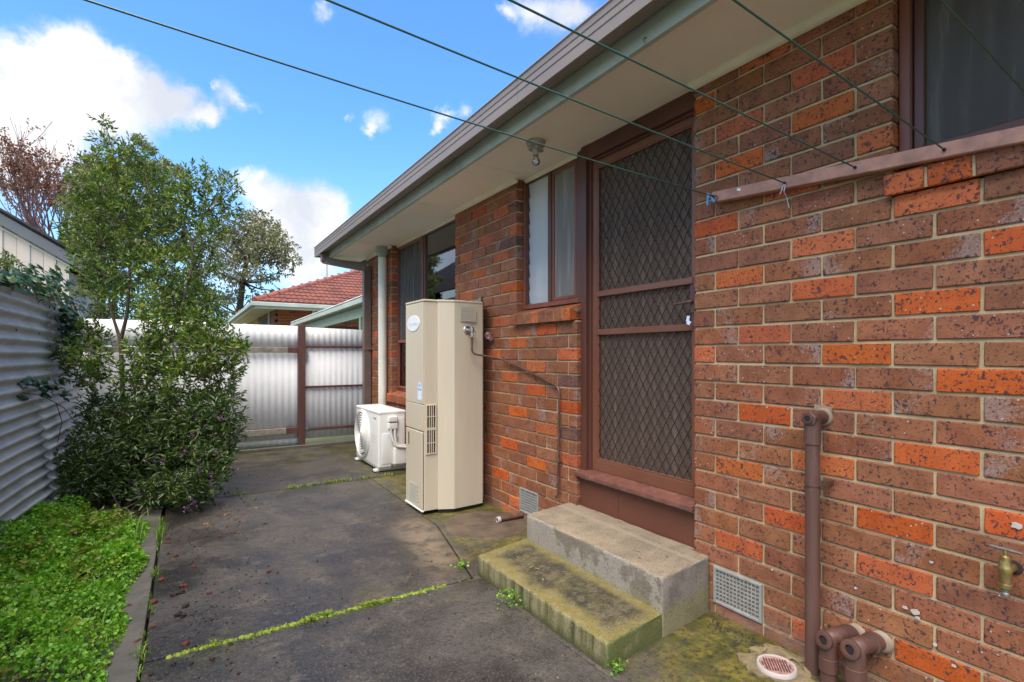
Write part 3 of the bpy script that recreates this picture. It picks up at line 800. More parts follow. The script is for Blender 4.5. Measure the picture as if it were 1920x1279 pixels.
tf.box(0.0306, 0.1117, 1.6575, 2.4895, 2.436, 2.5283)
part('door_jamb', tf, M['timber_brown'], house, bevel=0.003)
part('door_stop', MB().box(0.055, 0.067, 2.468, 2.4895, 0.487, 2.4355).box(0.055, 0.067, 1.6575, 2.4675, 2.418, 2.4352), M['timber_brown'], house)
part('threshold', MB().prism_y([(-0.018, 0.444), (-0.018, 0.468), (0.07, 0.486), (0.12, 0.486), (0.12, 0.444)], 1.652, 2.552), M['threshold'], house, bevel=0.004, seg=2)
part('threshold_ledge', MB().box(0.022, 0.11, 1.654, 2.54, 0.4265, 0.4345), M['ledge'], house)
part('kick_board', MB().box(0.026, 0.11, 1.654, 2.1975, 0.245, 0.4263), M['board'], house, bevel=0.002)
part('kick_board', MB().box(0.0255, 0.11, 2.1995, 2.540, 0.245, 0.4263), M['board'], house, bevel=0.002)
idr = MB().box(0.135, 0.17, 1.66, 2.54, 0.47, 2.43)
for a, b, c, d in ((1.75, 2.06, 0.62, 1.20), (2.10, 2.45, 0.62, 1.20), (1.75, 2.45, 1.42, 2.28)):
    idr.box(0.128, 0.1348, a, b, c, d)
part('inner_door', idr, M['inner_door'], house, bevel=0.006)

# ------------------------------------------------------------------ windows
def pframe(b, x0, x1, y0, y1, z0, z1, w, e=0.0):
    b.box(x0, x1, y0, y0 + w, z0, z1); b.box(x0, x1, y1 - w, y1, z0, z1)
    b.box(x0 + .0004, x1 - .0004, y0 + w + .0002, y1 - w - .0002, z0, z0 + w); b.box(x0 + .0004, x1 - .0004, y0 + w + .0002, y1 - w - .0002, z1 - w, z1)
def sill(y0, y1, zt, zb, xo, pitch, parent=house):
    n = max(1, round((y1 - y0) / pitch)); p = (y1 - y0) / n
    for i in range(n):
        L = p - .009
        kd = 'orange' if random.random() < .28 else 'brown'
        if y0 > 2 and y0 < 3 and i == 0: kd = 'orange'
        b = MB().prism_y([(xo, zb), (xo - .006, zb + (zt - zb) * .80), (0.105, zt + .028), (0.105, zb + .02)], -L / 2, L / 2)
        key = ('sill', kd, round(L, 3), round(zt, 2), round(xo, 2), round(zb, 2))
        if key not in BM_CACHE:
            me = b.mesh('sill_brick', M[kd], bevel=0.004)
            uvl = me.uv_layers.new(name='UVMap')
            for lp in me.loops:
                co = me.vertices[lp.vertex_index].co
                uvl.data[lp.index].uv = (co.z * 6, co.x * 4)
            BM_CACHE[key] = me
        o = put('sill_brick', BM_CACHE[key], parent, (random.uniform(-.002, .002), y0 + p * (i + .5), 0))
    mo = MB().prism_y([(xo + .008, zb + .004), (xo + .002, zb + (zt - zb) * .78), (0.100, zt + .020), (0.100, zb + .02)], y0 + .006, y1 - .006)
    part('sill_mortar', mo, M['mortar'], parent)
sill(2.565, 3.285, 1.527, 1.428, -0.036, 0.086)
sill(4.31, 6.13, 0.757, 0.640, -0.030, 0.086)
sill(-0.9, 0.832, 1.852, 1.764, -0.026, 0.125)
core = MB().lathe([(0.017, 0), (0.017, .0015)], (0.016, 2.5655, 1.502), (0, -1, 0), 16).lathe([(0.017, 0), (0.017, .0015)], (0.060, 2.5655, 1.508), (0, -1, 0), 16)
part('mortar_plug', core, M['collar'], house)

def win(y0, y1, z0, z1):
    w = empty('window', (0.1, (y0 + y1) / 2, z0)); w.parent = house; w.location = w.location - WLOC[house]
    return w
# kitchen window with louvres
w = win(2.545, 3.252, 1.55, 2.53)
b = MB(); pframe(b, 0.072, 0.118, 2.605, 3.250, 1.552, 2.5275, 0.034)
b.box(0.066, 0.1182, 2.905, 2.945, 1.5865, 2.493)
part('window_frame', b, M['timber_brown'], w, bevel=0.003)
b = MB(); pframe(b, 0.074, 0.10, 2.640, 2.904, 1.587, 2.4925, 0.022)
part('sash', b, M['frame_red'], w, bevel=0.002)
part('mullion', MB().box(0.052, 0.118, 2.5425, 2.6045, 1.545, 2.528), M['timber_brown'], w, bevel=0.004)
part('window_trim', MB().box(0.060, 0.0718, 2.606, 3.249, 1.550, 1.583).box(0.060, 0.0718, 3.226, 3.249, 1.5835, 2.52), M['frame_red'], w, bevel=0.002)
part('pane', MB().box(0.090, 0.094, 2.662, 2.882, 1.609, 2.4705), M['glass'], w)
part('flyscreen', MB().box(0.084, 0.0855, 2.662, 2.882, 1.609, 2.4705), M['pale_screen'], w)
for i in range(9):
    z = 1.592 + i * .0995
    o = part('louvre_blade', MB().obox((0.098, 3.082, z + .05), (0.005, 0.268, 0.112), (0, math.radians(-6), 0)), M['louvre'], w)
    part('louvre_clip', MB().box(0.088, 0.104, 3.196, 3.214, z - .004, z + .006), M['steel'], o)
part('window_backing', MB().box(0.125, 0.128, 2.665, 2.84, 1.56, 2.22).box(0.125, 0.128, 2.955, 3.165, 1.60, 2.26), M['heater_white'], w)  # curtain behind the screen; white panel behind the louvres stands in for a reflection
# living room window
w = win(4.298, 6.04, .8, 2.53)
b = MB(); pframe(b, 0.070, 0.118, 4.305, 6.036, 0.775, 2.5275, 0.036)
b.box(0.0702, 0.1178, 5.175, 5.215, 0.8115, 2.491)
part('window_frame', b, M['timber_brown'], w, bevel=0.003)
b = MB(); pframe(b, 0.060, 0.086, 5.2155, 5.9995, 0.8115, 2.491, 0.024)
b.box(0.0602, 0.0858, 5.24, 5.975, 1.350, 1.385)
part('sash', b, M['frame_red'], w, bevel=0.002)
part('flyscreen', MB().box(0.080, 0.0815, 5.24, 5.975, 1.3855, 2.467), M['flyscreen'], w)
part('pane', MB().box(0.094, 0.098, 5.24, 5.975, 0.836, 2.467), M['glass'], w)
part('pane', MB().box(0.088, 0.092, 4.342, 5.174, 0.812, 2.491), M['glass'], w)
part('roller_blind', MB().box(0.104, 0.107, 4.345, 5.172, 2.09, 2.488).tube([(0.106, 4.345, 2.09), (0.106, 5.172, 2.09)], .008, 8), M['blind'], w)
part('window_backing', MB().box(0.20, 0.205, 5.15, 6.0, 0.80, 2.45), M['inner_door'], w)
# right-hand window above the clothesline batten
w = win(-0.9, .812, 1.85, 2.53)
b = MB(); pframe(b, 0.048, 0.118, -0.88, 0.809, 1.868, 2.5275, 0.036)
part('window_frame', b, M['timber_brown'], w, bevel=0.003)
b = MB(); pframe(b, 0.060, 0.095, -0.84, 0.7715, 1.9045, 2.491, 0.030)
part('sash', b, M['timber_brown'], w, bevel=0.003)
part('window_trim', MB().box(0.040, 0.0478, 0.775, 0.808, 1.868, 2.52), M['frame_red'], w, bevel=0.002)
part('flyscreen', MB().box(0.078, 0.0795, -0.81, 0.741, 1.935, 2.460), M['flyscreen'], w)
part('pane', MB().box(0.090, 0.094, -0.81, 0.741, 1.935, 2.460), M['glass'], w)
part('window_backing', MB().box(0.20, 0.205, -0.85, 0.80, 1.8, 2.5), M['room'], w)

# air vents let into the lowest courses
def vent(y0, y1, z0, z1):
    v = empty('air_vent', (0, (y0 + y1) / 2, z0)); v.parent = house; v.location = v.location - WLOC[house]
    b = MB(); pframe(b, -0.006, 0.02, y0, y1, z0, z1, 0.012)
    part('vent_frame', b, M['vent'], v, bevel=0.0015)
    b = MB(); ny, nz = 12, 8
    py, pz = (y1 - y0 - .024) / ny, (z1 - z0 - .024) / nz
    for i in range(ny + 1): b.box(-0.002, 0.006, y0 + .012 + i * py - .0024, y0 + .012 + i * py + .0024, z0 + .012, z1 - .012)
    for i in range(nz + 1): b.box(-0.0015, 0.0055, y0 + .012, y1 - .012, z0 + .012 + i * pz - .0024, z0 + .012 + i * pz + .0024)
    part('vent_grid', b, M['vent'], v)
    part('vent_back', MB().box(0.014, 0.018, y0 + .004, y1 - .004, z0 + .004, z1 - .004), M['black'], v)
sp_ = random.Random(12)
for y, z, s in ((0.745, 0.335, .016), (0.775, 0.338, .010), (0.738, 0.318, .008), (0.690, 0.250, .009), (0.492, 0.70, .017), (0.70, 0.52, .007), (0.640, 0.205, .008), (0.93, 0.345, .006), (1.25, 0.30, .006)):
    n = 9; ring = [(y + s * sp_.uniform(.55, 1.1) * math.cos(2 * PI * i / n), z + s * .7 * sp_.uniform(.55, 1.1) * math.sin(2 * PI * i / n)) for i in range(n)]
    b = MB(); b.add([(-0.0042, q[0], q[1]) for q in ring] + [(-0.001, q[0], q[1]) for q in ring], [tuple(range(n)), tuple(range(n, 2 * n))[::-1]] + [(i, (i + 1) % n, n + (i + 1) % n, n + i) for i in range(n)])
    part('paint_splash', b, M['splat'], house)
vent(1.297, 1.537, 0.050, 0.218)
vent(2.967, 3.201, 0.050, 0.228)

# taupe rectangular downpipe from the gutter end to the wall corner
dp = MB()
P1 = [(-0.545, 7.16, 2.56), (-0.545, 7.16, 2.455), (-0.055, 6.86, 2.345), (-0.055, 6.86, 0.02)]
dp.bar(P1[0], P1[1], 0.10, 0.07, up=(1, 0, 0)); dp.bar((-0.55, 7.17, 2.475), (-0.045, 6.84, 2.355), 0.075, 0.09); dp.bar((-0.058, 6.86, 2.395), P1[3], 0.09, 0.095, up=(1, 0, 0))
part('downpipe', dp, M['downpipe'], house, bevel=0.004)
part('pipe_bracket', MB().box(-0.110, -0.002, 6.808, 6.912, 1.27, 1.30).box(-0.06, -0.01, 6.79, 6.808, 1.275, 1.295), M['downpipe'], house, bevel=0.002)
vp = MB().tube([(-0.062, 6.19, 0.0), (-0.062, 6.19, 2.42)], 0.051, 20)
part('vent_pipe', vp, M['pvc_white'], house, smooth=40)
part('pipe_cap', MB().lathe([(0.056, 2.40), (0.058, 2.42), (0.085, 2.475), (0.088, 2.53)], (-0.062, 6.19, 0), n=20), M['cap_green'], house, smooth=40)
# ------------------------------------------------------------------ concrete steps
st = empty('concrete_steps', (-.4, 2.0, 0), 'two worn concrete steps below the brown screen door, the lower one mossy', 'steps')
def rough_block(poly, z0, z1, mat, name, seed):
    b = MB().prism(poly, z0, z1)
    me = b.mesh(name, mat, bevel=0.016, seg=3)
    bm = bmesh.new(); bm.from_mesh(me)
    bmesh.ops.triangulate(bm, faces=[f for f in bm.faces if len(f.verts) > 4])
    for _ in range(4):
        es = [e for e in bm.edges if e.calc_length() > 0.07]
        if es: bmesh.ops.subdivide_edges(bm, edges=es, cuts=1, use_grid_fill=True)
    bmesh.ops.triangulate(bm, faces=[f for f in bm.faces if len(f.verts) > 4])
    rnd = random.Random(seed)
    bm.normal_update()
    for v in bm.verts:
        if v.co.z > z0 + .01:
            v.co += v.normal * rnd.uniform(-.0022, .0022)
    bm.to_mesh(me); bm.free()
    me.polygons.foreach_set('use_smooth', [True] * len(me.polygons)); me.set_sharp_from_angle(angle=math.radians(50))
    return put(name, me, st)
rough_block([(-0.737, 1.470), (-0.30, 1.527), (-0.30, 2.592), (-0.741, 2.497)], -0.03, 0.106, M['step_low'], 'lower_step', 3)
rough_block([(-0.378, 1.514), (-0.003, 1.556), (-0.003, 1.652), (0.024, 1.652), (0.024, 2.540), (-0.003, 2.540), (-0.003, 2.618), (-0.381, 2.550)], -0.03, 0.257, M['step_up'], 'upper_step', 4)

# ------------------------------------------------------------------ hot water heater
h = empty('water_heater', (-0.3, 3.81, 0), 'tall cream gas water heater standing against the brick wall between air conditioner and door', 'water heater')
ZB, ZT = 0.028, 1.612
body = [(-0.03, 3.70), (-0.105, 3.583), (-0.363, 3.562), (-0.476, 3.614), (-0.476, 4.006), (-0.363, 4.058), (-0.105, 4.037), (-0.03, 3.92)]
part('body', MB().prism(body, ZB, ZT), M['heater'], h, bevel=0.004, seg=2)
part('front_cover', MB().box(-0.582, -0.4765, 3.628, 3.992, ZB, ZT - .0005), M['heater'], h, bevel=0.004, seg=2)
lid = [(p[0] + (0.004 if p[0] > -.1 else -.004), p[1] + (-.004 if p[1] < 3.81 else .004)) for p in body]
lid = lid[:3] + [(-0.480, 3.610), (-0.480, 3.622), (-0.592, 3.622), (-0.592, 3.998), (-0.480, 3.998), (-0.480, 4.010)] + lid[5:]
part('lid', MB().prism(lid, ZT + .001, ZT + .017), M['heater'], h, bevel=0.003)
part('plinth', MB().prism([(p[0] * .94 - .02, 3.81 + (p[1] - 3.81) * .93) for p in body], 0.0, ZB), M['black'], h)
part('front_panel', MB().box(-0.592, -0.5825, 3.630, 3.990, 0.834, ZT - .004), M['heater'], h, bevel=0.003)
part('front_panel', MB().box(-0.592, -0.5825, 3.630, 3.990, 0.632, 0.831), M['heater'], h, bevel=0.003)
ap = part('access_panel', MB().obox((-0.590, 3.812, 0.328), (0.008, 0.356, 0.588), (0, 0, math.radians(-1.2))), M['heater'], h, bevel=0.003)
part('slot', MB().box(-0.5972, -0.590, 3.912, 3.918, 0.50, 0.595).box(-0.5925, -0.588, 3.715, 3.721, 0.50, 0.595), M['black'], ap)
scw = MB()
for y, z in ((3.645, 0.85), (3.975, 0.85), (3.645, 1.585), (3.975, 1.585), (3.645, 0.648), (3.975, 0.648)):
    scw.lathe([(0.006, 0), (0.005, .002), (0.002, .0025)], (-0.592, y, z), (-1, 0, 0), 8)
part('panel_screw', scw, M['steel'], h)['kind'] = 'stuff'
part('sill_strip', MB().box(-0.600, -0.583, 3.630, 3.990, ZB - .006, ZB + .005), M['heater_white'], h, bevel=0.002)
def disc(cy, cz, ry, rz, x, m, nm, par, n=40, th=0.003):
    p = [(cy + ry * math.cos(2 * PI * i / n), cz + rz * math.sin(2 * PI * i / n)) for i in range(n)]
    b = MB(); b.add([(x - th, q[0], q[1]) for q in p] + [(x, q[0], q[1]) for q in p], [tuple(range(n))[::-1], tuple(range(n, 2 * n))] + [(i, (i + 1) % n, n + (i + 1) % n, n + i) for i in range(n)])
    return part(nm, b, m, par)
ov = disc(3.825, 1.455, 0.128, 0.062, -0.592, M['heater_white'], 'brand_plaque', h)
def text(s, size, loc, rot, m, nm, par, shear=0.0, bold=0.0):
    cu = bpy.data.curves.new(nm, 'FONT'); cu.body = s; cu.size = size; cu.align_x = 'CENTER'; cu.align_y = 'CENTER'; cu.shear = shear; cu.offset = bold; cu.extrude = 0.0004; cu.resolution_u = 3
    t = bpy.data.objects.new(nm, cu); C.objects.link(t)
    bpy.context.view_layer.update()
    me = bpy.data.meshes.new_from_object(t.evaluated_get(bpy.context.evaluated_depsgraph_get()))
    bpy.data.objects.remove(t)
    R_ = Euler(rot).to_matrix().to_4x4(); R_.translation = Vector(loc)
    me.transform(R_); me.materials.clear(); me.materials.append(m)
    return put(nm, me, par)
FACE_W = (PI / 2, 0, -PI / 2)       # lettering on a face that looks along -X
text('Aquamax', 0.052, (-0.5956, 3.825, 1.455), FACE_W, M['print_pale'], 'lettering', ov, 0.3)
sk = part('rating_sticker', MB().box(-0.5935, -0.592, 3.655, 3.735, 0.862, 0.968).prism_y([(-0.5935, 0.968), (-0.592, 0.968), (-0.592, 0.999), (-0.5935, 0.999)], 3.672, 3.718), M['sticker'], h)
part('print', MB().box(-0.5943, -0.5936, 3.655, 3.735, 0.938, 0.952).box(-0.5943, -0.5936, 3.684, 3.706, 0.966, 0.984).box(-0.5943, -0.5936, 3.664, 3.726, 0.972, 0.974), M['print_blue'], sk)
part('print', MB().box(-0.5943, -0.5936, 3.664, 3.722, 0.872, 0.900).box(-0.5943, -0.5936, 3.664, 3.722, 0.905, 0.932), M['heater_white'], sk)
def lines(par, x, y0, y1, z0, z1, n, seed, face='x'):
    rnd = random.Random(seed); b = MB()
    for i in range(n):
        z = z1 - (z1 - z0) * (i + .5) / n
        t = (z1 - z0) / n * .42
        a = y0; e = y1 - (y1 - y0) * rnd.choice((0, 0, .1, .35, .05))
        if rnd.random() < .12: continue
        q = a
        while q < e:
            L = rnd.uniform(.012, .04)
            r0, r1 = q, min(e, q + L)
            if face == 'x': b.box(x - .0006, x, r0, r1, z - t / 2, z + t / 2)
            else: b.box(r0, r1, x - .0006, x, z - t / 2, z + t / 2)
            q += L + .005
    return part('print', b, M['print_grey'], par)
lb = part('warning_label', MB().box(-0.5955, -0.5945, 3.668, 3.905, 0.058, 0.205), M['label'], ap)
# right side label and valve on the face towards the door
rot_side = math.atan2(3.562 - 3.583, -0.363 + 0.105)
lb2 = part('instruction_label', MB().box(-0.315, -0.180, 3.5575, 3.5595, 1.468, 1.585), M['label_tan'], h)
lines(lb2, 3.5574, -0.308, -0.187, 1.475, 1.578, 15, 2, 'y')
b = MB()
rl = random.Random(5)
for i in range(16):
    z = 0.198 - i * .0086
    e = 3.68 + rl.choice((0, 0, .02, .08)); q = 3.895
    while q > e:
        L = rl.uniform(.02, .05); b.box(-0.5961, -0.5956, max(e, q - L), q, z - .0022, z + .0018); q -= L + .006
for o_ in (b,): put('label_print', b.mesh('label_print', M['print_grey']), h)
# louvre on the near side of the front cover
lv = empty('louvre', (-0.525, 3.62, .64)); lv.parent = h; lv.location = lv.location - WLOC[h]
b = MB()
x0, x1, z0, z1 = -0.570, -0.486, 0.455, 0.832
b.box(x0, x0 + .009, 3.619, 3.6275, z0, z1); b.box(x1 - .009, x1, 3.619, 3.6275, z0, z1)
for z in (z0, z1 - .010, z0 + .182, z0 + .192): b.box(x0 + .0092, x1 - .0092, 3.6192, 3.6273, z, z + .0085)
part('louvre_frame', b, M['heater'], lv, bevel=0.001)
part('louvre_back', MB().box(x0 + .004, x1 - .004, 3.6262, 3.6276, z0 + .004, z1 - .004), M['black'], lv)
for i in range(1, 4):
    x = x0 + .0095 + (x1 - x0 - .019) * i / 4
    part('slat', MB().box(x - .0028, x + .0028, 3.6185, 3.6262, z0 + .009, z1 - .010), M['heater'], lv)
for z in (z0 + .085, z0 + .285):
    part('slat', MB().box(x0 + .009, x1 - .009, 3.6188, 3.6262, z - .0025, z + .0025), M['heater'], lv)
# relief valve and its copper drain line along the wall
vl = empty('relief_valve', (-0.236, 3.56, 1.40)); vl.parent = h; vl.location = vl.location - WLOC[h]
part('flange', MB().lathe([(0.034, 0), (0.034, .004), (0.026, .010), (0.016, .012)], (-0.250, 3.572, 1.40), (0, -1, 0), 18), M['chrome'], vl, smooth=40)
part('valve_body', MB().tube([(-0.250, 3.565, 1.40), (-0.236, 3.520, 1.40)], .013, 10).lathe([(0.012, -.02), (0.018, -.015), (0.018, .012), (0.010, .02)], (-0.236, 3.518, 1.402), (0, 0, 1), 12).tube([(-0.236, 3.518, 1.39), (-0.236, 3.518, 1.345)], .011, 8), M['chrome'], vl, smooth=40)
part('valve_lever', MB().bar((-0.236, 3.515, 1.425), (-0.205, 3.508, 1.375), 0.008, 0.004).bar((-0.236, 3.518, 1.405), (-0.236, 3.518, 1.445), 0.010, 0.007, up=(1, 0, 0)), M['steel'], vl)
pts = [(-0.236, 3.518, 1.36), (-0.236, 3.518, 1.26), (-0.233, 3.516, 1.235), (-0.222, 3.508, 1.218), (-0.20, 3.50, 1.210), (-0.06, 3.46, 1.188), (-0.030, 3.42, 1.176), (-0.022, 3.30, 1.148), (-0.020, 3.0, 1.078), (-0.020, 2.76, 1.012), (-0.020, 2.715, 0.998), (-0.020, 2.702, 0.975), (-0.020, 2.700, 0.94), (-0.020, 2.705, 0.6), (-0.022, 2.71, 0.29), (-0.035, 2.722, 0.262)]
part('drain_line', MB().tube(pts, .0085, 8), M['copper'], h, smooth=60)
cl = MB()
for y, z in ((3.0, 1.078), (2.703, 0.50)): cl.obox((-0.016, y, z), (.026, .022, .022), (0.3, 0, 0))
part('pipe_clip', cl, M['copper'], h)
# grey wall hook above the heater and pink pipe stub behind it
hk = MB().bar((-0.018, 3.787, 1.592), (-0.018, 3.787, 1.69), 0.035, 0.006, up=(1, 0, 0)).bar((-0.02, 3.787, 1.69), (0.004, 3.787, 1.70), 0.035, 0.006)
tag(part('wall_hook', hk, M['steel'], bevel=0.001), 'small grey metal strap hook on the bricks above the cream water heater', 'hook')
ps = MB().tube([(0.0, 3.640, 1.370), (-0.045, 3.615, 1.375), (-0.06, 3.60, 1.36)], [.02, .022, .018], 8).obox((-0.03, 3.60, 1.345), (.04, .04, .035), (.3, .5, .2))
tag(part('pipe_lagging', ps, M['drain_red'], smooth=50), 'pinkish lagged pipe end poking out behind the water heater', 'pipe')

# ------------------------------------------------------------------ air conditioner
a = empty('air_conditioner', (-.30, 5.56, 0), 'white split-system air conditioner outdoor unit on the concrete below the window', 'air conditioner')
ax0, ax1, ay0, ay1, az0, az1 = -0.440, -0.150, 5.165, 5.985, 0.045, 0.622
part('casing', MB().box(ax0, ax1, ay0, ay1, az0, az1), M['ac'], a, bevel=0.018, seg=3, smooth=50)
tp = part('top_cover', MB().box(ax0 - .003, ax1 + .003, ay0 - .003, ay1 + .003, az1 - .028, az1 + .006), M['ac'], a, bevel=0.012, seg=3, smooth=50)
rb = MB()
for i in range(4): rb.box(ax0 + .05 + i * .055, ax0 + .075 + i * .055, ay0 + .05, ay1 - .05, az1 + .004, az1 + .011)
part('top_rib', rb, M['ac'], a, bevel=0.003)
part('base_pan', MB().box(ax0 + .006, ax1 - .006, ay0 + .01, ay1 - .01, az0 - .012, az0 + .004), M['ac_grey'], a)
for y in (5.235, 5.915):
    part('foot', MB().box(ax0 - .028, ax1 + .03, y - .03, y + .03, 0.006, 0.030).box(ax0 + .02, ax1 - .02, y - .012, y + .012, 0.029, 0.044), M['ac'], a, bevel=0.004)
    part('rubber_pad', MB().box(ax0 - .035, ax1 + .03, y - .036, y + .036, -0.001, 0.0062), M['black'], a)
fc, fz, fr_ = 5.725, 0.335, 0.252
fb = MB().lathe([(0.0, 0), (fr_ - .004, 0), (fr_ - .002, .003)], (ax0 - .001, fc, fz), (-1, 0, 0), 48)
fg = part('fan_guard', MB().lathe([(fr_ + .012, 0), (fr_ + .010, .016), (fr_ + .002, .020), (fr_ - .006, .014), (fr_ - .008, 0.001)], (ax0, fc, fz), (-1, 0, 0), 56), M['ac'], a, smooth=45)
part('fan_well', fb, M['ac_grey'], fg)
for i in range(9):
    r = .030 + i * .0265
    q = [(ax0 - .016 - .010 * (1 - (r / fr_) ** 2), fc + r * math.cos(2 * PI * k / 44), fz + r * math.sin(2 * PI * k / 44)) for k in range(45)]
    part('guard_ring', MB().tube(q, .0062, 6, cap=False), M['ac'], fg, smooth=60)
sp = MB()
for k in range(4):
    an = PI * k / 4 + .2
    sp.bar((ax0 - .012, fc + fr_ * math.cos(an), fz + fr_ * math.sin(an)), (ax0 - .012, fc - fr_ * math.cos(an), fz - fr_ * math.sin(an)), .007, .006, up=(1, 0, 0))
part('guard_spoke', sp, M['ac'], fg)
bl = MB()
for k in range(3):
    an = 2 * PI * k / 3
    bl.obox((ax0 - .005, fc + .12 * math.cos(an), fz + .12 * math.sin(an)), (.004, .20, .10), (an + .2, 0.25, 0))
part('fan_blade', bl, M['ac_grey'], fg)
text('Kaden', 0.034, (ax0 - .0008, 5.285, 0.548), FACE_W, M['print_grey'], 'lettering', a, 0.0, .0008)
gv = MB()
for z in (.30, .33, .36): gv.box(ax0 - .0015, ax0 + .002, 5.24, 5.40, z, z + .004)
part('groove', gv, M['ac_grey'], a)
# valve cover and service panels on the near end
sd_ = empty('service_end', (-.3, ay0, .3)); sd_.parent = a; sd_.location = sd_.location - WLOC[a]; sd_.name = 'service_panel'
b = MB().box(-0.345, -0.245, ay0 - .040, ay0 - .001, 0.515, 0.575).box(-0.345, -0.245, ay0 - .032, ay0 - .001, 0.440, 0.505)
part('valve_cover', b, M['ac'], sd_, bevel=0.012, seg=3, smooth=50)
b = MB().prism([(-0.405, ay0 - .006), (-0.405, ay0 + .002), (-0.300, ay0 + .002), (-0.300, ay0 - .006)], 0.085, 0.400)
part('raised_panel', b, M['ac'], sd_, bevel=0.005, seg=2, smooth=50)
part('raised_panel', MB().box(-0.225, -0.165, ay0 - .006, ay0 + .002, 0.26, 0.56), M['ac'], sd_, bevel=0.005, seg=2, smooth=50)
part('terminal_box', MB().box(-0.285, -0.155, ay0 - .042, ay0 + .002, 0.075, 0.250), M['ac'], sd_, bevel=0.012, seg=3, smooth=50)
part('spec_sticker', MB().box(-0.345, -0.312, ay0 - .0072, ay0 - .0055, 0.345, 0.395), M['sticker'], sd_)
part('dark_plate', MB().box(-0.245, -0.228, ay0 - .003, ay0 + .002, 0.305, 0.355), M['ac_grey'], sd_)
hs = MB()
hs.tube([(-0.318, ay0 - .02, 0.445), (-0.316, ay0 - .022, 0.40), (-0.300, ay0 - .03, 0.33), (-0.285, ay0 - .04, 0.285), (-0.26, ay0 - .05, 0.262), (-0.15, ay0 - .055, 0.245), (-0.05, ay0 - .05, 0.24)], .0125, 10)
hs.tube([(-0.275, ay0 - .02, 0.445), (-0.274, ay0 - .022, 0.38), (-0.270, ay0 - .028, 0.31), (-0.250, ay0 - .04, 0.275), (-0.15, ay0 - .045, 0.262), (-0.05, ay0 - .04, 0.262)], .0125, 10)
part('coolant_hose', hs, M['ac_hose'], a, smooth=60)
part('drain_nut', MB().lathe([(0.016, 0), (0.016, .015), (0.01, .016)], (-0.30, ay0 + .001, 0.066), (0, -1, 0), 6), M['steel'], a)

# ------------------------------------------------------------------ bare bulb under the eave
L = empty('bulb_light', (-0.268, 2.612, 2.53), 'bare clear bulb in an old round holder under the eave', 'light')
part('lamp_base', MB().lathe([(0.058, 0), (0.060, -.006), (0.054, -.030), (0.040, -.040), (0.046, -.043), (0.046, -.050), (0.020, -.052)], (-0.268, 2.612, 2.5305), n=24), M['bulb_base'], L, smooth=40)
part('socket', MB().lathe([(0.019, -.050), (0.019, -.082), (0.016, -.088)], (-0.268, 2.612, 2.5305), n=16), M['bulb_base'], L, smooth=40)
part('bulb', MB().lathe([(0.012, -.086), (0.016, -.10), (0.025, -.118), (0.026, -.130), (0.020, -.143), (0.006, -.150)], (-0.268, 2.612, 2.5305), n=18), M['bulb'], L, smooth=60)
part('lamp_lug', MB().box(-0.318, -0.306, 2.60, 2.624, 2.474, 2.482).box(-0.230, -0.218, 2.60, 2.624, 2.474, 2.482), M['bulb_base'], L)
hk = MB().tube([(-0.489, 3.67, 2.55), (-0.500, 3.67, 2.55), (-0.505, 3.672, 2.538), (-0.497, 3.674, 2.530)], .003, 6)
tag(part('fascia_hook', hk, M['steel']), 'tiny metal cup hook screwed into the green fascia', 'hook')
hk = MB().tube([(-0.489, 1.50, 2.52), (-0.500, 1.50, 2.518), (-0.504, 1.502, 2.508), (-0.495, 1.504, 2.500)], .003, 6)
tag(part('fascia_hook', hk, M['steel']), 'small hook on the fascia near the top of the photo, above the screen door', 'hook')

# ------------------------------------------------------------------ clothesline on the wall
cl = empty('clothesline', (-0.05, 0.6, 1.88), 'wall-mounted timber batten with green plastic clotheslines strung over the yard', 'clothesline')
bz = lambda y: 1.935 + (1.849 - 1.935) * (1.51 - y) / (1.51 - 0.465)
bt = MB().bar((-0.032, 1.513, bz(1.513)), (-0.032, -0.85, bz(-0.85)), 0.040, 0.048)
part('batten', bt, M['batten'], cl, bevel=0.003)
part('paint_chip', MB().obox((-0.0525, 1.372, 1.933), (.001, .018, .010), (0.4, 0, 0)), M['heater_white'], cl)
LN = [(1.500, 1.936, -0.040), (1.165, 1.902, -0.055), (0.907, 1.886, -0.053), (0.648, 1.863, -0.081), (0.40, 1.845, -0.085)]
far = []
for y, z, m_ in LN:
    pts = []
    for i in range(25):
        t = i / 24
        x = -0.052 + (-3.18 + .052) * t
        pts.append((x, y, z + m_ * (x + .05) - 0.016 * math.sin(PI * t)))
    far.append(pts[-1])
    part('line', MB().tube(pts, .0026, 6), M['line'], cl)
    part('knot', MB().lathe([(0.002, 0), (0.0055, .003), (0.0055, .008), (0.002, .011)], (-0.0525, y, z), (-1, 0, 0), 8), M['black'], cl)
part('end_post', MB().box(-3.23, -3.17, 0.86, 0.94, -0.05, 2.16), M['fence_wood'], cl)
part('end_batten', MB().box(-3.17, -3.13, 0.2, 1.65, 2.03, 2.12), M['batten'], cl)
rg = [(-0.056, 1.487 + .011 * math.cos(2 * PI * k / 16), 1.925 + .011 * math.sin(2 * PI * k / 16)) for k in range(17)]
part('wire_ring', MB().tube(rg, .0015, 5, cap=False), M['line'], cl)
part('loose_end', MB().tube([(-0.056, 1.493, 1.925), (-0.057, 1.490, 1.915), (-0.055, 1.487, 1.905), (-0.05, 1.478, 1.903)], .0018, 5), M['black'], cl)
pg = empty('clothes_peg', (-0.07, 1.513, 1.93), 'faded blue plastic peg clipped to the end of the lowest clothesline', 'clothes peg')
part('peg_leg', MB().obox((-0.068, 1.517, 1.925), (.010, .009, .058), (0, .06, 0)), M['blue'], pg, bevel=0.001)
part('peg_leg', MB().obox((-0.062, 1.502, 1.928), (.010, .009, .055), (-.65, .05, 0)), M['blue'], pg, bevel=0.001)
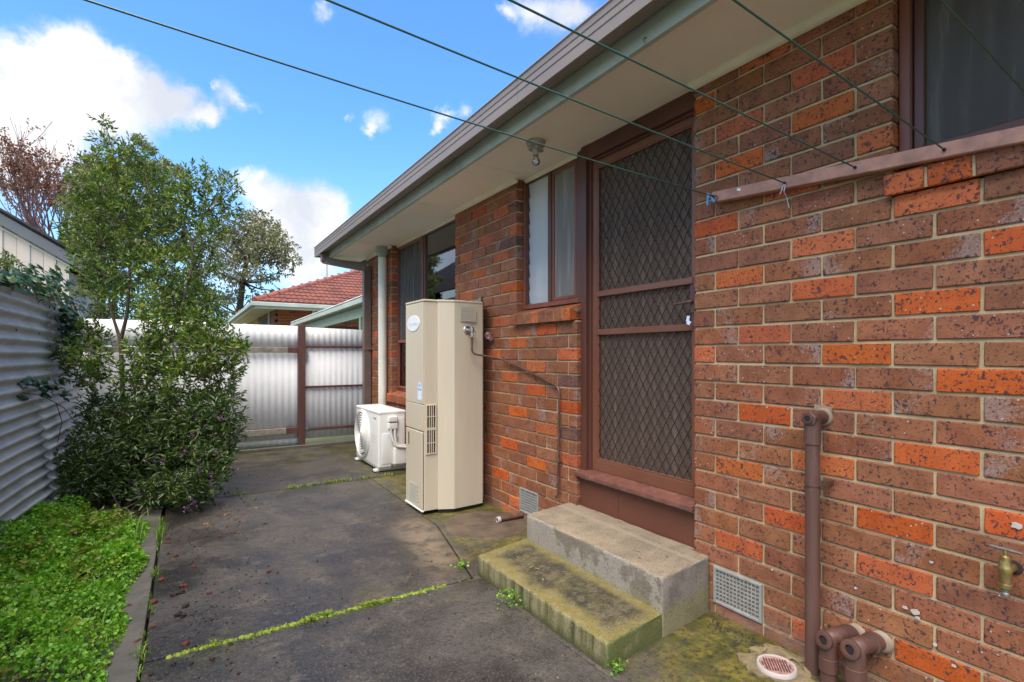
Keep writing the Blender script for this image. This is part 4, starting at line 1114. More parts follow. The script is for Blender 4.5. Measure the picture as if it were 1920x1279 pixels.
part('peg_spring', MB().tube([(-0.075, 1.510, 1.932), (-0.058, 1.510, 1.932)], .005, 8), M['steel'], pg)
cd_ = MB().tube([(-0.056, 1.165, 1.903), (-0.06, 1.172, 1.888), (-0.058, 1.178, 1.872), (-0.057, 1.185, 1.863)], .0022, 5)
cd_.tube([(-0.056, 1.165, 1.903), (-0.06, 1.162, 1.888), (-0.057, 1.168, 1.868), (-0.03, 1.172, 1.85), (-0.012, 1.172, 1.81)], .002, 5)
tag(part('string', cd_, M['cord']), 'frayed pale blue string tied round the second clothesline at the batten', 'string')

# ------------------------------------------------------------------ pipes on the right
def elbow_cap(b, c, r):
    # open inspection socket that looks out from the wall
    x, y, z = c
    b.lathe([(r * .62, 0.0), (r * .62, -.004)], (x - r * 1.35, y, z), (-1, 0, 0), 14)
w = empty('waste_pipe', (-0.075, 1.045, 0), 'tall brown painted waste pipe rising beside the right air vent and elbowed into the bricks', 'pipe')
r = 0.0255
part('pipe', MB().tube([(-0.078, 1.045, -0.03), (-0.078, 1.045, 0.90)], r, 18), M['pipe_brown'], w, smooth=50)
part('socket', MB().lathe([(r + .0005, 0), (r + .004, .002), (r + .004, .072), (r + .001, .074)], (-0.078, 1.045, 0.868), n=18), M['pipe_brown'], w, smooth=40)
part('tee', MB().tube([(-0.078, 1.045, 0.94), (-0.078, 1.045, 0.985)], r + .002, 18).tube([(-0.095, 1.045, 0.968), (-0.06, 1.045, 0.968), (0.02, 1.045, 0.968)], r + .001, 18), M['pipe_brown'], w, smooth=50)
pc = part('inspection_cap', MB().lathe([(r + .004, 0), (r + .004, .016), (r - .001, .018)], (-0.092, 1.045, 0.968), (-1, 0, 0), 6).lathe([(0.018, 0), (0.018, .006), (0.012, .006), (0.011, .001)], (-0.110, 1.045, 0.968), (-1, 0, 0), 12), M['pipe_brown'], w)
part('cap_recess', MB().lathe([(0.0105, 0), (0.0105, .0015)], (-0.1135, 1.045, 0.968), (-1, 0, 0), 10), M['black'], pc)
part('pipe_clip', MB().lathe([(r + .003, 0), (r + .003, .020)], (-0.078, 1.045, 0.712), n=18).box(-0.072, 0.0, 1.005, 1.019, 0.715, 0.729).box(-0.08, -0.05, 1.008, 1.016, 0.700, 0.735), M['pipe_brown'], w)
part('wall_collar', MB().lathe([(r + .004, 0), (r + .011, .004), (r + .007, .012), (r + .001, .013)], (0.004, 1.045, 0.968), (-1, 0, 0), 16).obox((0.002, 1.045, 1.000), (.01, .065, .022), (0.1, 0, 0)), M['collar'], w, smooth=50)
def low_pipe(y, yw, z, r, label, dy):
    w = empty('waste_pipe', (-0.12, y, 0), label, 'pipe', 'capped low waste pipes by the wall')
    x = -0.115
    part('pipe', MB().tube([(x, y, -0.03), (x, y, z - .05)], r, 18), M['pipe_brown'], w, smooth=50)
    part('socket', MB().lathe([(r, 0), (r + .005, .002), (r + .005, .05), (r + .001, .053)], (x, y, z - .115), n=18), M['pipe_brown'], w, smooth=40)
    part('tee', MB().tube([(x, y, z - .065), (x, y, z - .02), (x + .006, y, z + .004), (x + .03, y + dy * .2, z + .006), (0.03, yw, z + .006)], [r + .003, r + .003, r + .003, r + .001, r], 18), M['pipe_brown'], w, smooth=60)
    part('pipe_band', MB().lathe([(r + .001, 0), (r + .005, .002), (r + .005, .030), (r + .001, .032)], (-0.056, yw + (y - yw) * .45, z + .006), (1, 0, 0), 18), M['pipe_brown'], w, smooth=40)
    c = part('inspection_cap', MB().lathe([(r + .002, 0), (r + .003, .004), (r + .003, .016), (r - .002, .018), (r * .55, .018), (r * .5, .002)], (x - .022, y, z + .004), (-1, .10, .15), 18), M['pipe_brown'], w, smooth=35)
    part('cap_recess', MB().lathe([(r * .46, 0), (r * .46, .002)], (x - .034, y, z + .006), (-1, .10, .15), 14), M['black'], c)
    part('wall_collar', MB().lathe([(r + .006, 0), (r + .009, .006), (r + .005, .014), (r, .018)], (0.004, yw, z + .006), (-1, 0, 0), 16), M['collar'], w, smooth=50)
low_pipe(0.968, 0.925, 0.172, 0.0275, 'left of the two low capped brown pipes, nearer the tall waste pipe', -.04)
low_pipe(0.880, 0.845, 0.180, 0.0295, 'right of the two low capped brown pipes beside the tall waste pipe', -.04)

t = empty('garden_tap', (-0.06, 0.50, .57), 'small weathered brass garden tap on the brick wall at the far right', 'tap')
tb = MB().lathe([(0.010, -.045), (0.010, -.042), (0.0165, -.040), (0.0165, -.030), (0.012, -.028), (0.0125, -.012), (0.015, 0.0), (0.0165, .012), (0.0165, .020), (0.015, .022), (0.0155, .030), (0.013, .036), (0.0125, .050), (0.008, .054)], (-0.062, 0.502, 0.566), n=16)
tb.tube([(-0.058, 0.502, 0.575), (-0.03, 0.500, 0.575), (0.01, 0.499, 0.572)], [.012, .012, .013], 12)
part('tap_body', tb, M['brass'], t, smooth=40)
part('nozzle', MB().lathe([(0.0085, -.066), (0.0095, -.064), (0.0095, -.056), (0.008, -.054), (0.0095, -.050), (0.0105, -.044)], (-0.062, 0.502, 0.566), n=14), M['steel'], t, smooth=40)
part('spindle', MB().tube([(-0.062, 0.502, 0.615), (-0.062, 0.502, 0.636)], .0052, 8), M['brass'], t)
part('tap_handle', MB().tube([(-0.066, 0.536, 0.640), (-0.064, 0.514, 0.638), (-0.060, 0.490, 0.636), (-0.058, 0.466, 0.634)], [.0038, .0055, .0055, .0038], 8), M['dull'], t, smooth=60)
part('wall_plate', MB().lathe([(0.022, 0), (0.020, .006), (0.013, .008)], (0.0, 0.499, 0.572), (-1, 0, 0), 14), M['stone_dark'], t, smooth=40)

dc = empty('drain_cap', (-0.178, 1.128, 0), 'round worn red and white inspection cap set in the ground near the tall waste pipe', 'drain cover')
part('cap_rim', MB().lathe([(0.070, -.02), (0.072, .008), (0.068, .015), (0.061, .014), (0.060, .010)], (-0.178, 1.128, 0.004), n=36), M['drain_white'], dc, smooth=40)
part('cap_disc', MB().lathe([(0.0605, 0), (0.0600, .0115)], (-0.178, 1.128, 0.003), n=36), M['drain_red'], dc)
rnd = random.Random(3); b = MB()
for i in range(11):
    for j in range(3):
        p = -.048 + i * .0096; q = (-.028 + j * .028)
        if p * p + q * q > .0026: continue
        dirx, diry = math.cos(.75), math.sin(.75)
        c0 = (-0.178 + p * -diry + q * dirx, 1.128 + p * dirx + q * diry)
        b.obox((c0[0], c0[1], .0155), (.023, .0042, .0035), (0, 0, .75))
part('tread_bar', b, M['drain_dark'], dc)
rnd = random.Random(9)
def lump(name, c, s, mat, flat=.5, seed=0, sub=2):
    bm = bmesh.new(); bmesh.ops.create_icosphere(bm, subdivisions=sub, radius=1)
    r_ = random.Random(seed)
    ph = [r_.uniform(0, 6.28) for _ in range(6)]
    for v in bm.verts:
        p = v.co
        k = 1 + .22 * math.sin(3 * p.x + ph[0]) * math.cos(2.5 * p.y + ph[1]) + .16 * math.sin(5 * p.z + 4 * p.x + ph[2]) + r_.uniform(-.10, .10)
        v.co = Vector((p.x * k * s[0], p.y * k * s[1], p.z * k * s[2]))
    me = bpy.data.meshes.new(name); bm.to_mesh(me); bm.free(); me.materials.append(mat)
    return me
for i, (x, y, sx, sy, lbx) in enumerate([(-0.075, 1.175, .060, .038, 'largest flat sandy mortar lump between the drain cap and the wall'), (-0.055, 1.095, .040, .032, 'flat mortar lump wedged by the wall behind the round drain cap'), (-0.09, 1.055, .024, .018, 'small orange-tinged mortar lump between drain cap and tall waste pipe'), (-0.13, 1.235, .030, .024, 'small loose mortar crumb at the mossy edge left of the drain cap')]):
    o = put('mortar_lump', lump('mortar_lump', None, (sx, sy, .016), M['rubble'], seed=i), None, (x, y, .004)); o.rotation_euler = (0, 0, rnd.uniform(0, 3))
    tag(o, lbx, 'mortar lump', 'loose mortar round the drain cap')
mr = MB(); nn = 60
ring = []
for i in range(nn):
    q = 2 * PI * i / nn; rr = .120 + .016 * math.sin(3 * q + 1) + .010 * math.sin(7 * q) + .006 * math.sin(17 * q)
    ring.append((-0.165 + rr * math.cos(q) * .95, 1.125 + rr * math.sin(q) * 1.1))
mr.prism(ring, -0.02, 0.004)
o = part('mortar_bed', mr, M['rubble']); tag(o, kind='structure')
pp = MB().tube([(-0.190, 3.178, 0.022), (-0.10, 3.17, 0.024), (0.01, 3.163, 0.030)], [.017, .017, .018], 12)
w = empty('pipe_stub', (-0.1, 3.17, .02), 'short rusty pink pipe stub lying on the ground by the left air vent', 'pipe')
part('pipe', pp, M['copper'], w, smooth=50)
part('pipe_end', MB().lathe([(0.0215, 0), (0.0225, .004), (0.0225, .024), (0.016, .026), (0.0155, .010)], (-0.186, 3.178, 0.022), (-1, .06, 0), 14), M['drain_white'], w, smooth=40)
part('pipe_mouth', MB().lathe([(0.0156, 0), (0.0156, .002)], (-0.205, 3.179, 0.022), (-1, .06, 0), 12), M['black'], w)
# ------------------------------------------------------------------ left fence: horizontal corrugated sheets
lf = empty('corrugated_fence', (-3.05, 4, 0), 'long weathered grey fence of horizontal corrugated iron sheets on the left, ivy on top', 'fence')
def bx(y): return -3.05 + 0.125 * max(0, y - 4.28) - 0.03 * max(0, y - 5.9)
def fsheet(y0, y1, z0, z1, ph, seed, dx=0.0):
    rnd = random.Random(seed)
    b = MB(); ny = max(2, int((y1 - y0) / .25)); nz = int((z1 - z0) / .0086)
    for j in range(ny + 1):
        y = y0 + (y1 - y0) * j / ny
        sag = rnd.uniform(-.004, .004)
        for i in range(nz + 1):
            z = z0 + (z1 - z0) * i / nz
            t = min(1, max(0, (0.86 - z) / .86))
            x = -3.05 + (bx(y) + 3.05) * t + 0.0165 * math.sin(2 * PI * z / (.086 if z0 > .5 else .079) + ph)  + dx + sag + .006 * math.sin(2.1 * y + z * 3)
            b.v.append((x, y, z))
    for j in range(ny):
        for i in range(nz):
            q = j * (nz + 1) + i
            b.f.append((q, q + 1, q + nz + 2, q + nz + 1)); b.m.append(0)
    o = part('fence_sheet', b, M['fence_grey'], lf)
    o.data.polygons.foreach_set('use_smooth', [True] * len(o.data.polygons))
    md = o.modifiers.new('thickness', 'SOLIDIFY'); md.thickness = .0012
    return o
fsheet(1.2, 3.62, 0.83, 1.665, 0.0, 1, .003); fsheet(3.58, 5.62, 0.83, 1.662, 0.0, 2); fsheet(5.56, 7.2, 0.84, 1.66, .2, 3, -.004)
fsheet(1.2, 3.70, -0.05, 0.90, 0.5, 4, .005); fsheet(3.66, 5.24, -0.05, 0.90, 0.5, 5, .003); fsheet(5.19, 7.2, -0.05, 0.89, 0.5, 6, 0.0)
for y in (1.4, 3.9, 6.3):
    part('fence_post', MB().box(-3.15, -3.075, y, y + .09, -0.05, 1.62), M['fence_wood'], lf)
part('fence_rail', MB().box(-3.115, -3.07, 1.2, 7.2, 1.45, 1.52), M['fence_wood'], lf)
sc_ = MB()
rnd = random.Random(11)
for y in [1.5 + .62 * i for i in range(10)]:
    for z in (1.37, .94):
        sc_.lathe([(0.008, 0), (0.008, .003), (0.004, .005)], (-3.035, y + rnd.uniform(-.05, .05), z), (1, 0, 0), 8)
part('roofing_screw', sc_, M['stone_dark'], lf)['kind'] = 'stuff'

# ------------------------------------------------------------------ back fence and gate: vertical corrugated sheets
def vsheet(name, x0, x1, z0, z1, y, pitch, amp, parent, mat, ph=0.0, slope=0.0, sub=None):
    b = MB(); nx = int((x1 - x0) / pitch * 12); nz = 2
    for i in range(nx + 1):
        x = x0 + (x1 - x0) * i / nx
        for k in range(nz + 1):
            z = z0 + (z1 + slope * (x - x0) - z0) * k / nz
            s_ = math.sin(2 * PI * x / pitch + ph)
            b.v.append((x, y + amp * s_ + .003 * math.sin(3 * x + 2 * k), z))
    for i in range(nx):
        for k in range(nz):
            q = i * (nz + 1) + k
            b.f.append((q, q + 1, q + nz + 2, q + nz + 1)); b.m.append(0)
    o = part(name, b, mat, parent)
    o.data.polygons.foreach_set('use_smooth', [True] * len(o.data.polygons))
    md = o.modifiers.new('thickness', 'SOLIDIFY'); md.thickness = .0012
    return o
bf = empty('back_fence', (-2, 7.2, 0), 'white painted back fence of upright corrugated sheets with weathered timber rails', 'fence')
vsheet('fence_sheet', -3.05, -1.62, 0.13, 1.25, 7.225, .080, .0030, bf, M['fence_white'], .3)
vsheet('fence_sheet', -1.64, -0.865, 0.12, 1.25, 7.218, .080, .0030, bf, M['fence_white'], .3)
vsheet('fence_sheet', -3.05, -1.90, 1.31, 1.602, 7.214, .080, .0030, bf, M['fence_white'], .9)
vsheet('fence_sheet', -1.92, -0.865, 1.305, 1.592, 7.206, .080, .0030, bf, M['fence_white'], .9, -.006)
vsheet('fence_sheet', -3.05, -0.865, 0.02, 0.21, 7.232, .080, .0030, bf, M['fence_white'], .0)
part('fence_rail', MB().box(-3.05, -0.985, 7.165, 7.20, 1.235, 1.300), M['fence_wood'], bf, bevel=0.004)
part('fence_rail', MB().box(-3.05, -1.0, 7.165, 7.205, 0.185, 0.262), M['fence_wood'], bf, bevel=0.004)
part('rail_bracket', MB().box(-0.990, -0.866, 7.158, 7.20, 1.232, 1.304), M['fence_brown'], bf, bevel=0.003)
part('rail_bracket', MB().box(-1.01, -0.866, 7.158, 7.20, 0.186, 0.264), M['fence_brown'], bf, bevel=0.003)
part('fence_post', MB().box(-0.864, -0.778, 7.150, 7.225, -0.05, 1.60), M['fence_brown'], bf, bevel=0.004)
gt = empty('side_gate', (-0.4, 7.2, 0), 'white corrugated gate with thin brown metal rails between fence post and house corner', 'gate')
vsheet('gate_sheet', -0.768, 0.05, 0.10, 1.305, 7.215, .074, .0034, gt, M['fence_white'], .2)
vsheet('gate_sheet', -0.768, 0.05, 1.320, 1.572, 7.207, .074, .0034, gt, M['fence_white'], .8, -.02)
for z in (1.312, 0.782, 0.222):
    part('gate_rail', MB().box(-0.770, 0.05, 7.178, 7.204, z - .014, z + .014), M['fence_brown'], gt, bevel=0.003)
for z in (1.21, 0.27):
    part('hinge', MB().box(-0.777, -0.738, 7.168, 7.177, z - .05, z + .05).tube([(-0.772, 7.166, z - .05), (-0.772, 7.166, z + .05)], .008, 8), M['steel'], gt)

# ------------------------------------------------------------------ leaves
def leaves(name, cen, dirs, L, Wd, mat, parent=None, fold=0.25, droop=0.15, seed=0):
    """one mesh of folded pointed leaves: cen and dirs are (n,3) arrays, L and Wd per-leaf sizes"""
    rg_ = np.random.default_rng(seed)
    n = len(cen)
    d = dirs / (np.linalg.norm(dirs, axis=1, keepdims=True) + 1e-9)
    r = rg_.normal(size=(n, 3)); r[:, 2] *= .5
    s = np.cross(d, r); s /= (np.linalg.norm(s, axis=1, keepdims=True) + 1e-9)
    u = np.cross(s, d); u *= np.sign(u[:, 2:3] + 1e-6)
    L = np.asarray(L).reshape(-1, 1) * np.ones((n, 1)); Wd = np.asarray(Wd).reshape(-1, 1) * np.ones((n, 1))
    base = cen
    mid = cen + d * L * .48
    a = mid + s * Wd * .5 + u * Wd * fold
    b = mid - s * Wd * .5 + u * Wd * fold
    t = cen + d * L - u * L * droop
    v = np.stack([base, a, t, b], 1).reshape(-1, 3)
    me = bpy.data.meshes.new(name)
    i = np.arange(n) * 4
    f = np.concatenate([np.stack([i, i + 1, i + 2], 1), np.stack([i, i + 2, i + 3], 1)], 1).reshape(-1, 3)
    me.vertices.add(len(v)); me.vertices.foreach_set('co', v.ravel())
    me.loops.add(len(f) * 3); me.loops.foreach_set('vertex_index', f.ravel().astype(np.int32))
    me.polygons.add(len(f)); me.polygons.foreach_set('loop_start', (np.arange(len(f)) * 3).astype(np.int32)); me.polygons.foreach_set('loop_total', np.full(len(f), 3, np.int32))
    me.update(calc_edges=True)
    me.materials.append(mat)
    return put(name, me, parent)

def clumps(blobs, per, rg_, shell=.55, twigs=True):
    """leaf positions gathered on short sprigs spread through ellipsoid clumps"""
    P, D, T = [], [], []
    for c, r, w_ in blobs:
        c = np.array(c)
        n = max(2, int(per * w_ * (r / .2) ** 2))
        for _ in range(n):
            q = rg_.normal(size=3); q /= np.linalg.norm(q)
            p = c + q * r * (shell + (1 - shell) * rg_.random()) * np.array([1, 1, .95])
            ax = q * .6 + np.array([0, 0, .7]) + rg_.normal(size=3) * .5
            ax /= np.linalg.norm(ax)
            sl = .05 + .10 * rg_.random()
            k = rg_.integers(6, 11)
            T.append((p - ax * sl * .9, p + ax * sl * .6))
            for i in range(k):
                t = i / k
                o = rg_.normal(size=3); o -= ax * o.dot(ax); o /= np.linalg.norm(o) + 1e-9
                P.append(p + ax * sl * (t - .4)); D.append(ax * (.35 + .8 * t) + o * (1.0 - .45 * t))
    return np.array(P), np.array(D), T

rgn = np.random.default_rng(5)
def img_blobs(lst, depth, jit, spread=.25):
    o = []
    for u, v, r in lst:
        dd = depth + rgn.uniform(-jit, jit)
        o.append((tuple(at(u, v, dd)), r / 964.4 * dd, 1.0))
    return o

# tall shrub in the bed
sh_ = empty('tall_shrub', (-2.57, 5.75, 0), 'tall loose lime and green shrub with bare forked stems, growing beside the grey fence', 'shrub')
up = [(198, 235, 13), (193, 262, 18), (212, 285, 26), (240, 285, 22), (182, 305, 24), (268, 300, 22), (232, 318, 32), (165, 345, 32), (205, 355, 40), (255, 348, 38), (300, 345, 30), (335, 345, 26), (375, 335, 26), (412, 345, 28), (437, 352, 16),
      (315, 385, 36), (355, 385, 40), (400, 388, 42), (428, 385, 22), (150, 400, 34), (190, 405, 44), (240, 405, 48), (285, 410, 44), (140, 440, 26), (165, 455, 40), (210, 460, 44), (262, 465, 44), (312, 445, 42), (360, 435, 40), (395, 435, 26), (405, 425, 20),
      (160, 500, 30), (190, 520, 34), (245, 515, 36), (285, 510, 40), (330, 500, 46), (372, 490, 34), (395, 510, 20), (300, 560, 36), (345, 550, 40), (380, 560, 26), (172, 550, 28), (205, 565, 24)]
low = [(290, 610, 34), (335, 605, 40), (375, 615, 36), (405, 630, 34), (440, 652, 22), (455, 655, 12), (415, 665, 40), (370, 660, 48), (320, 660, 48), (272, 668, 40), (290, 715, 44), (350, 720, 54), (405, 710, 42), (440, 695, 20), (242, 715, 26),
       (120, 620, 24), (105, 640, 24), (85, 655, 18), (72, 668, 14), (135, 660, 30), (160, 625, 26), (170, 670, 28), (100, 690, 26), (150, 705, 30), (190, 690, 26), (190, 640, 18)]
bl_up = img_blobs(up, 4.75, .28); bl_low = img_blobs(low, 4.55, .32)
P, D, T = clumps(bl_up, 48, rgn)
n = len(P)
leaves('crown', P, D, rgn.uniform(.034, .062, n), rgn.uniform(.012, .020, n), M['leaf_shrub'], sh_, seed=1)
P2, D2, T2 = clumps(bl_low, 58, rgn)
n = len(P2)
leaves('crown', P2, D2, rgn.uniform(.036, .066, n), rgn.uniform(.014, .023, n), M['leaf_shrub'], sh_, seed=2)
tips = [(q[0] + np.array([0, 0, q[1] * .5]), q[1] * .75, 1.0) for q in [(np.array(b[0]), b[1]) for b in bl_up[::2] + bl_low[::2]]]
P3, D3, T3 = clumps(tips, 22, rgn, .7)
n = len(P3)
leaves('young_growth', P3, D3, rgn.uniform(.028, .052, n), rgn.uniform(.010, .017, n), M['leaf_young'], sh_, seed=3)
tr_ = MB()
def stem(pts, r0, r1, n=7):
    pts = [Vector(p) for p in pts]
    tr_.tube(pts, [r0 + (r1 - r0) * i / (len(pts) - 1) for i in range(len(pts))], n)
stem([(-2.57, 5.72, -.02), tuple(at(232, 800, 4.75)), tuple(at(228, 690, 4.75)), tuple(at(226, 640, 4.75))], .024, .017)
stem([tuple(at(226, 640, 4.75)), tuple(at(238, 590, 4.72)), tuple(at(243, 520, 4.7)), tuple(at(243, 430, 4.7)), tuple(at(225, 340, 4.7)), tuple(at(200, 240, 4.7))], .017, .003)
stem([tuple(at(226, 640, 4.75)), tuple(at(212, 595, 4.78)), tuple(at(200, 540, 4.8)), tuple(at(190, 460, 4.8)), tuple(at(170, 380, 4.8))], .015, .004)
stem([tuple(at(232, 790, 4.75)), tuple(at(290, 700, 4.6)), tuple(at(335, 600, 4.65)), tuple(at(300, 480, 4.7)), tuple(at(280, 360, 4.7))], .018, .003)
stem([tuple(at(335, 600, 4.65)), tuple(at(360, 500, 4.7)), tuple(at(362, 460, 4.7)), tuple(at(385, 400, 4.75)), tuple(at(415, 350, 4.75))], .014, .003)
stem([tuple(at(362, 470, 4.7)), tuple(at(345, 420, 4.72)), tuple(at(330, 355, 4.72))], .010, .003)
stem([tuple(at(300, 720, 4.6)), tuple(at(345, 690, 4.5)), tuple(at(400, 660, 4.45)), tuple(at(450, 655, 4.4))], .011, .003)
stem([tuple(at(228, 690, 4.7)), tuple(at(200, 670, 4.6)), tuple(at(150, 650, 4.55)), tuple(at(90, 665, 4.5))], .008, .003)
rr_ = random.Random(4)
for Tt in (T, T2):
    for a_, b_ in Tt[::2]:
        tr_.tube([tuple(a_), tuple(b_)], [.0028, .0014], 3, cap=False)
ends = [Vector(b[0]) for b in bl_up] + [Vector(b[0]) for b in bl_low]
trunkpts = [at(243, 520, 4.7), at(243, 430, 4.7), at(225, 340, 4.7), at(200, 540, 4.8), at(190, 460, 4.8), at(335, 600, 4.65), at(360, 500, 4.7), at(300, 480, 4.7), at(385, 400, 4.75), at(345, 690, 4.5), at(400, 660, 4.45), at(150, 650, 4.55), at(280, 360, 4.7), at(290, 700, 4.6)]
for e_ in ends:
    t_ = min(trunkpts, key=lambda q: (q - e_).length + max(0, q.z - e_.z) * 2)
    mid = (t_ + e_) / 2 + Vector((rr_.uniform(-.03, .03), rr_.uniform(-.03, .03), -.03))
    tr_.tube([t_, mid, e_], [.0065, .0045, .002], 4, cap=False)
part('trunk', tr_, M['bark'], sh_, smooth=60)

# dark flowering bush spilling over the path
fb_ = empty('flowering_bush', (-2.25, 5.05, 0), 'low dense dark green bush with small purple flowers spilling onto the path', 'bush')
dk = [(190, 770, 40), (240, 775, 44), (285, 775, 48), (335, 780, 50), (385, 775, 44), (425, 770, 30), (440, 740, 16), (430, 800, 26), (400, 815, 40), (350, 825, 54), (295, 830, 54), (240, 830, 50), (190, 820, 46), (150, 850, 36), (135, 880, 34), (110, 895, 18), (170, 880, 46), (225, 885, 54),
      (285, 890, 58), (345, 885, 54), (395, 865, 38), (425, 880, 16), (415, 850, 28), (150, 915, 34), (200, 925, 40), (250, 930, 40), (300, 930, 44), (350, 930, 42), (385, 905, 30), (320, 955, 24), (365, 950, 20), (280, 955, 18), (235, 950, 20)]
bl_d = []
for u, v, r in dk:
    d0 = 4.35 - max(0, v - 770) / 190 * .38
    dd = d0 + rgn.uniform(-.10, .22)
    p = at(u, v, dd)
    if p.z < r / 964.4 * dd: p.z = r / 964.4 * dd * .8 + .02
    bl_d.append((tuple(p), r / 964.4 * dd, 1.0))
P, D, T = clumps(bl_d, 80, rgn, .5)
D[:, 2] -= .25
n = len(P)
keep = P[:, 2] > .005
P, D = P[keep], D[keep]; n = len(P)
leaves('crown', P, D, rgn.uniform(.038, .066, n), rgn.uniform(.013, .021, n), M['leaf_dark'], fb_, seed=4)
tr_ = MB()
for b_ in bl_d:
    e_ = Vector(b_[0]); s_ = Vector((-2.35 + rr_.uniform(-.2, .2), 5.15 + rr_.uniform(-.2, .2), 0))
    tr_.tube([s_, (s_ + e_) / 2 + Vector((0, 0, .06)), e_], [.008, .006, .002], 4, cap=False)
part('stem', tr_, M['bark_dark'], fb_, smooth=60)
fl = []
for u, v, k in [(325, 895, 2), (375, 870, 2), (380, 880, 3), (360, 940, 5), (350, 955, 5), (372, 945, 3), (295, 865, 4), (255, 925, 3), (410, 785, 3), (425, 780, 3), (385, 800, 1), (402, 890, 3), (442, 882, 3), (365, 815, 3), (340, 845, 3), (440, 745, 3), (398, 905, 4), (272, 865, 2), (405, 845, 3), (370, 780, 2)]:
    for _ in range(k):
        p = at(u + rgn.uniform(-8, 8), v + rgn.uniform(-7, 7), 4.30 - max(0, v - 770) / 190 * .38 - .16 - rgn.uniform(0, .06) + max(0, 380 - u) * .0004)
        for _k in range(6): fl.append(np.array(p) + rgn.normal(size=3) * .004)
fl = np.array(fl)
leaves('flower', fl, rgn.normal(size=fl.shape), .012, .009, M['flower'], fb_, seed=5)
dl = np.array([np.array(at(u + rgn.uniform(-14, 14), v + rgn.uniform(-10, 10), 4.22)) for u, v in [(235, 815), (260, 815), (275, 800), (255, 870), (245, 805)] for _ in range(3)])
leaves('dead_leaf', dl, rgn.normal(size=dl.shape), .05, .016, M['leaf_dead'], fb_, seed=6)

# ivy along the fence top and a trailing strand on its face
iv = empty('ivy', (-3.05, 5.2, 1.6), 'dark green ivy tumbling over the top of the grey fence', 'ivy')
def ivy_mesh():
    o = [(0, -.5), (.28, -.42), (.52, -.10), (.30, .05), (.34, .30), (.12, .28), (0, .62), (-.12, .28), (-.34, .30), (-.30, .05), (-.52, -.10), (-.28, -.42)]
    v = [(0, 0, .06)] + [(x, y, -.10 * (abs(x) ** 1.5) * 2 - .05 * max(0, y)) for x, y in o]
    me = bpy.data.meshes.new('ivy_leaf')
    me.from_pydata(v, [], [(0, i + 1, (i + 1) % 12 + 1) for i in range(12)])
    me.materials.append(M['leaf_ivy']); return me
ivm = ivy_mesh()
ri = random.Random(21)
ivx = MB()
def ivy_leaf(p, parent, s):
    if parent is None:
        R_ = Euler((ri.uniform(.3, 1.25), ri.uniform(-.4, .4), ri.uniform(.4, 2.4))).to_matrix()
        ivx.add([Vector(p) + R_ @ (v.co * s) for v in ivm.vertices], [tuple(q.vertices) for q in ivm.polygons]); return
    o = put('ivy_leaf', ivm, parent, p)
    o.scale = (s, s, s)
    o.rotation_euler = (ri.uniform(.3, 1.25), ri.uniform(-.4, .4), ri.uniform(.4, 2.4))
for i in range(660):
    t = ri.random()
    y = 4.05 + 2.9 * t
    top = 1.70 + .26 * min(1, max(0, (y - 4.7) / 1.3)) * (1 if y < 6.3 else .7) + .03 * math.sin(7 * y)
    ivy_leaf((-3.05 + ri.uniform(-.22, .07), y, ri.uniform(1.63, top + .03)), iv if i < 210 else None, ri.uniform(.040, .072))
for i in range(85):
    y = ri.gauss(5.95, .22); z = 1.62 - abs(ri.gauss(0, .16))
    ivy_leaf((-3.0 + ri.uniform(-.01, .07), y, z), iv, ri.uniform(.05, .085))
vs_ = MB()
for k in range(14):
    y = 4.1 + .2 * k
    vs_.tube([(-3.1, y, 1.5), (-3.05, y + .05, 1.68), (-3.02, y + .12, 1.72), (-2.99, y + .2, 1.6)], [.006, .005, .004, .002], 5)
part('vine', vs_, M['bark'], iv)
part('foliage', ivx, M['leaf_ivy'], iv)['kind'] = 'stuff'
iv2 = empty('ivy', (-2.95, 4.9, 1.0), 'small trailing ivy strand hanging against the face of the grey fence', 'ivy')
for i in range(55):
    t = ri.random()
    p = at(35 + 95 * t + ri.uniform(-6, 6), 735 - 12 * math.sin(PI * t) + ri.uniform(-18, 20), 3.45 + .45 * t)
    ivy_leaf(p, iv2, ri.uniform(.035, .065))
part('vine', MB().tube([at(32, 735, 3.46), at(80, 742, 3.7), at(120, 765, 3.95), at(140, 790, 4.0), at(160, 812, 4.05)], .003, 5).tube([at(105, 755, 3.8), at(116, 790, 3.85), at(108, 830, 3.85)], .003, 5), M['bark_dark'], iv2)

# ------------------------------------------------------------------ clover bed, grass and moss
n = 74000
xy = np.stack([rgn.uniform(-3.12, -2.30, n), 1.2 + (rgn.random(n) ** 1.0) * 4.0], 1)
edge = -2.372 + .035 * np.sin(3.1 * xy[:, 1]) + .025 * np.sin(9 * xy[:, 1] + 1) + np.where((xy[:, 1] > 3.0) & (xy[:, 1] < 4.2), .085 * np.sin((xy[:, 1] - 3.0) / 1.2 * np.pi), 0) - np.clip(2.7 - xy[:, 1], 0, 1) * .02
gapn = np.sin(8.3 * xy[:, 0] + 3 * np.sin(2.7 * xy[:, 1])) * np.sin(6.1 * xy[:, 1] + 2 * np.sin(5 * xy[:, 0])) + .5 * np.sin(19 * xy[:, 0] + 1) * np.sin(23 * xy[:, 1])
ok = (rgn.random(n) < np.clip(1.2 + gapn * .75, .2, 1)) & (xy[:, 0] < edge + .01) & (xy[:, 1] < 4.75 + .25 * np.sin(6 * xy[:, 0]))
xy = xy[ok]; edge = edge[ok]; n = len(xy)
hgt = .095 + .055 * np.sin(5.3 * xy[:, 0] + 2.1 * xy[:, 1]) * np.sin(3.7 * xy[:, 1] + 1) + .028 * np.sin(13 * xy[:, 0] + 2) * np.sin(11 * xy[:, 1]) + .02 * np.sin(23 * xy[:, 1] + 9 * xy[:, 0]) + .05 * np.clip((-2.55 - xy[:, 0]) * 2, 0, 1)
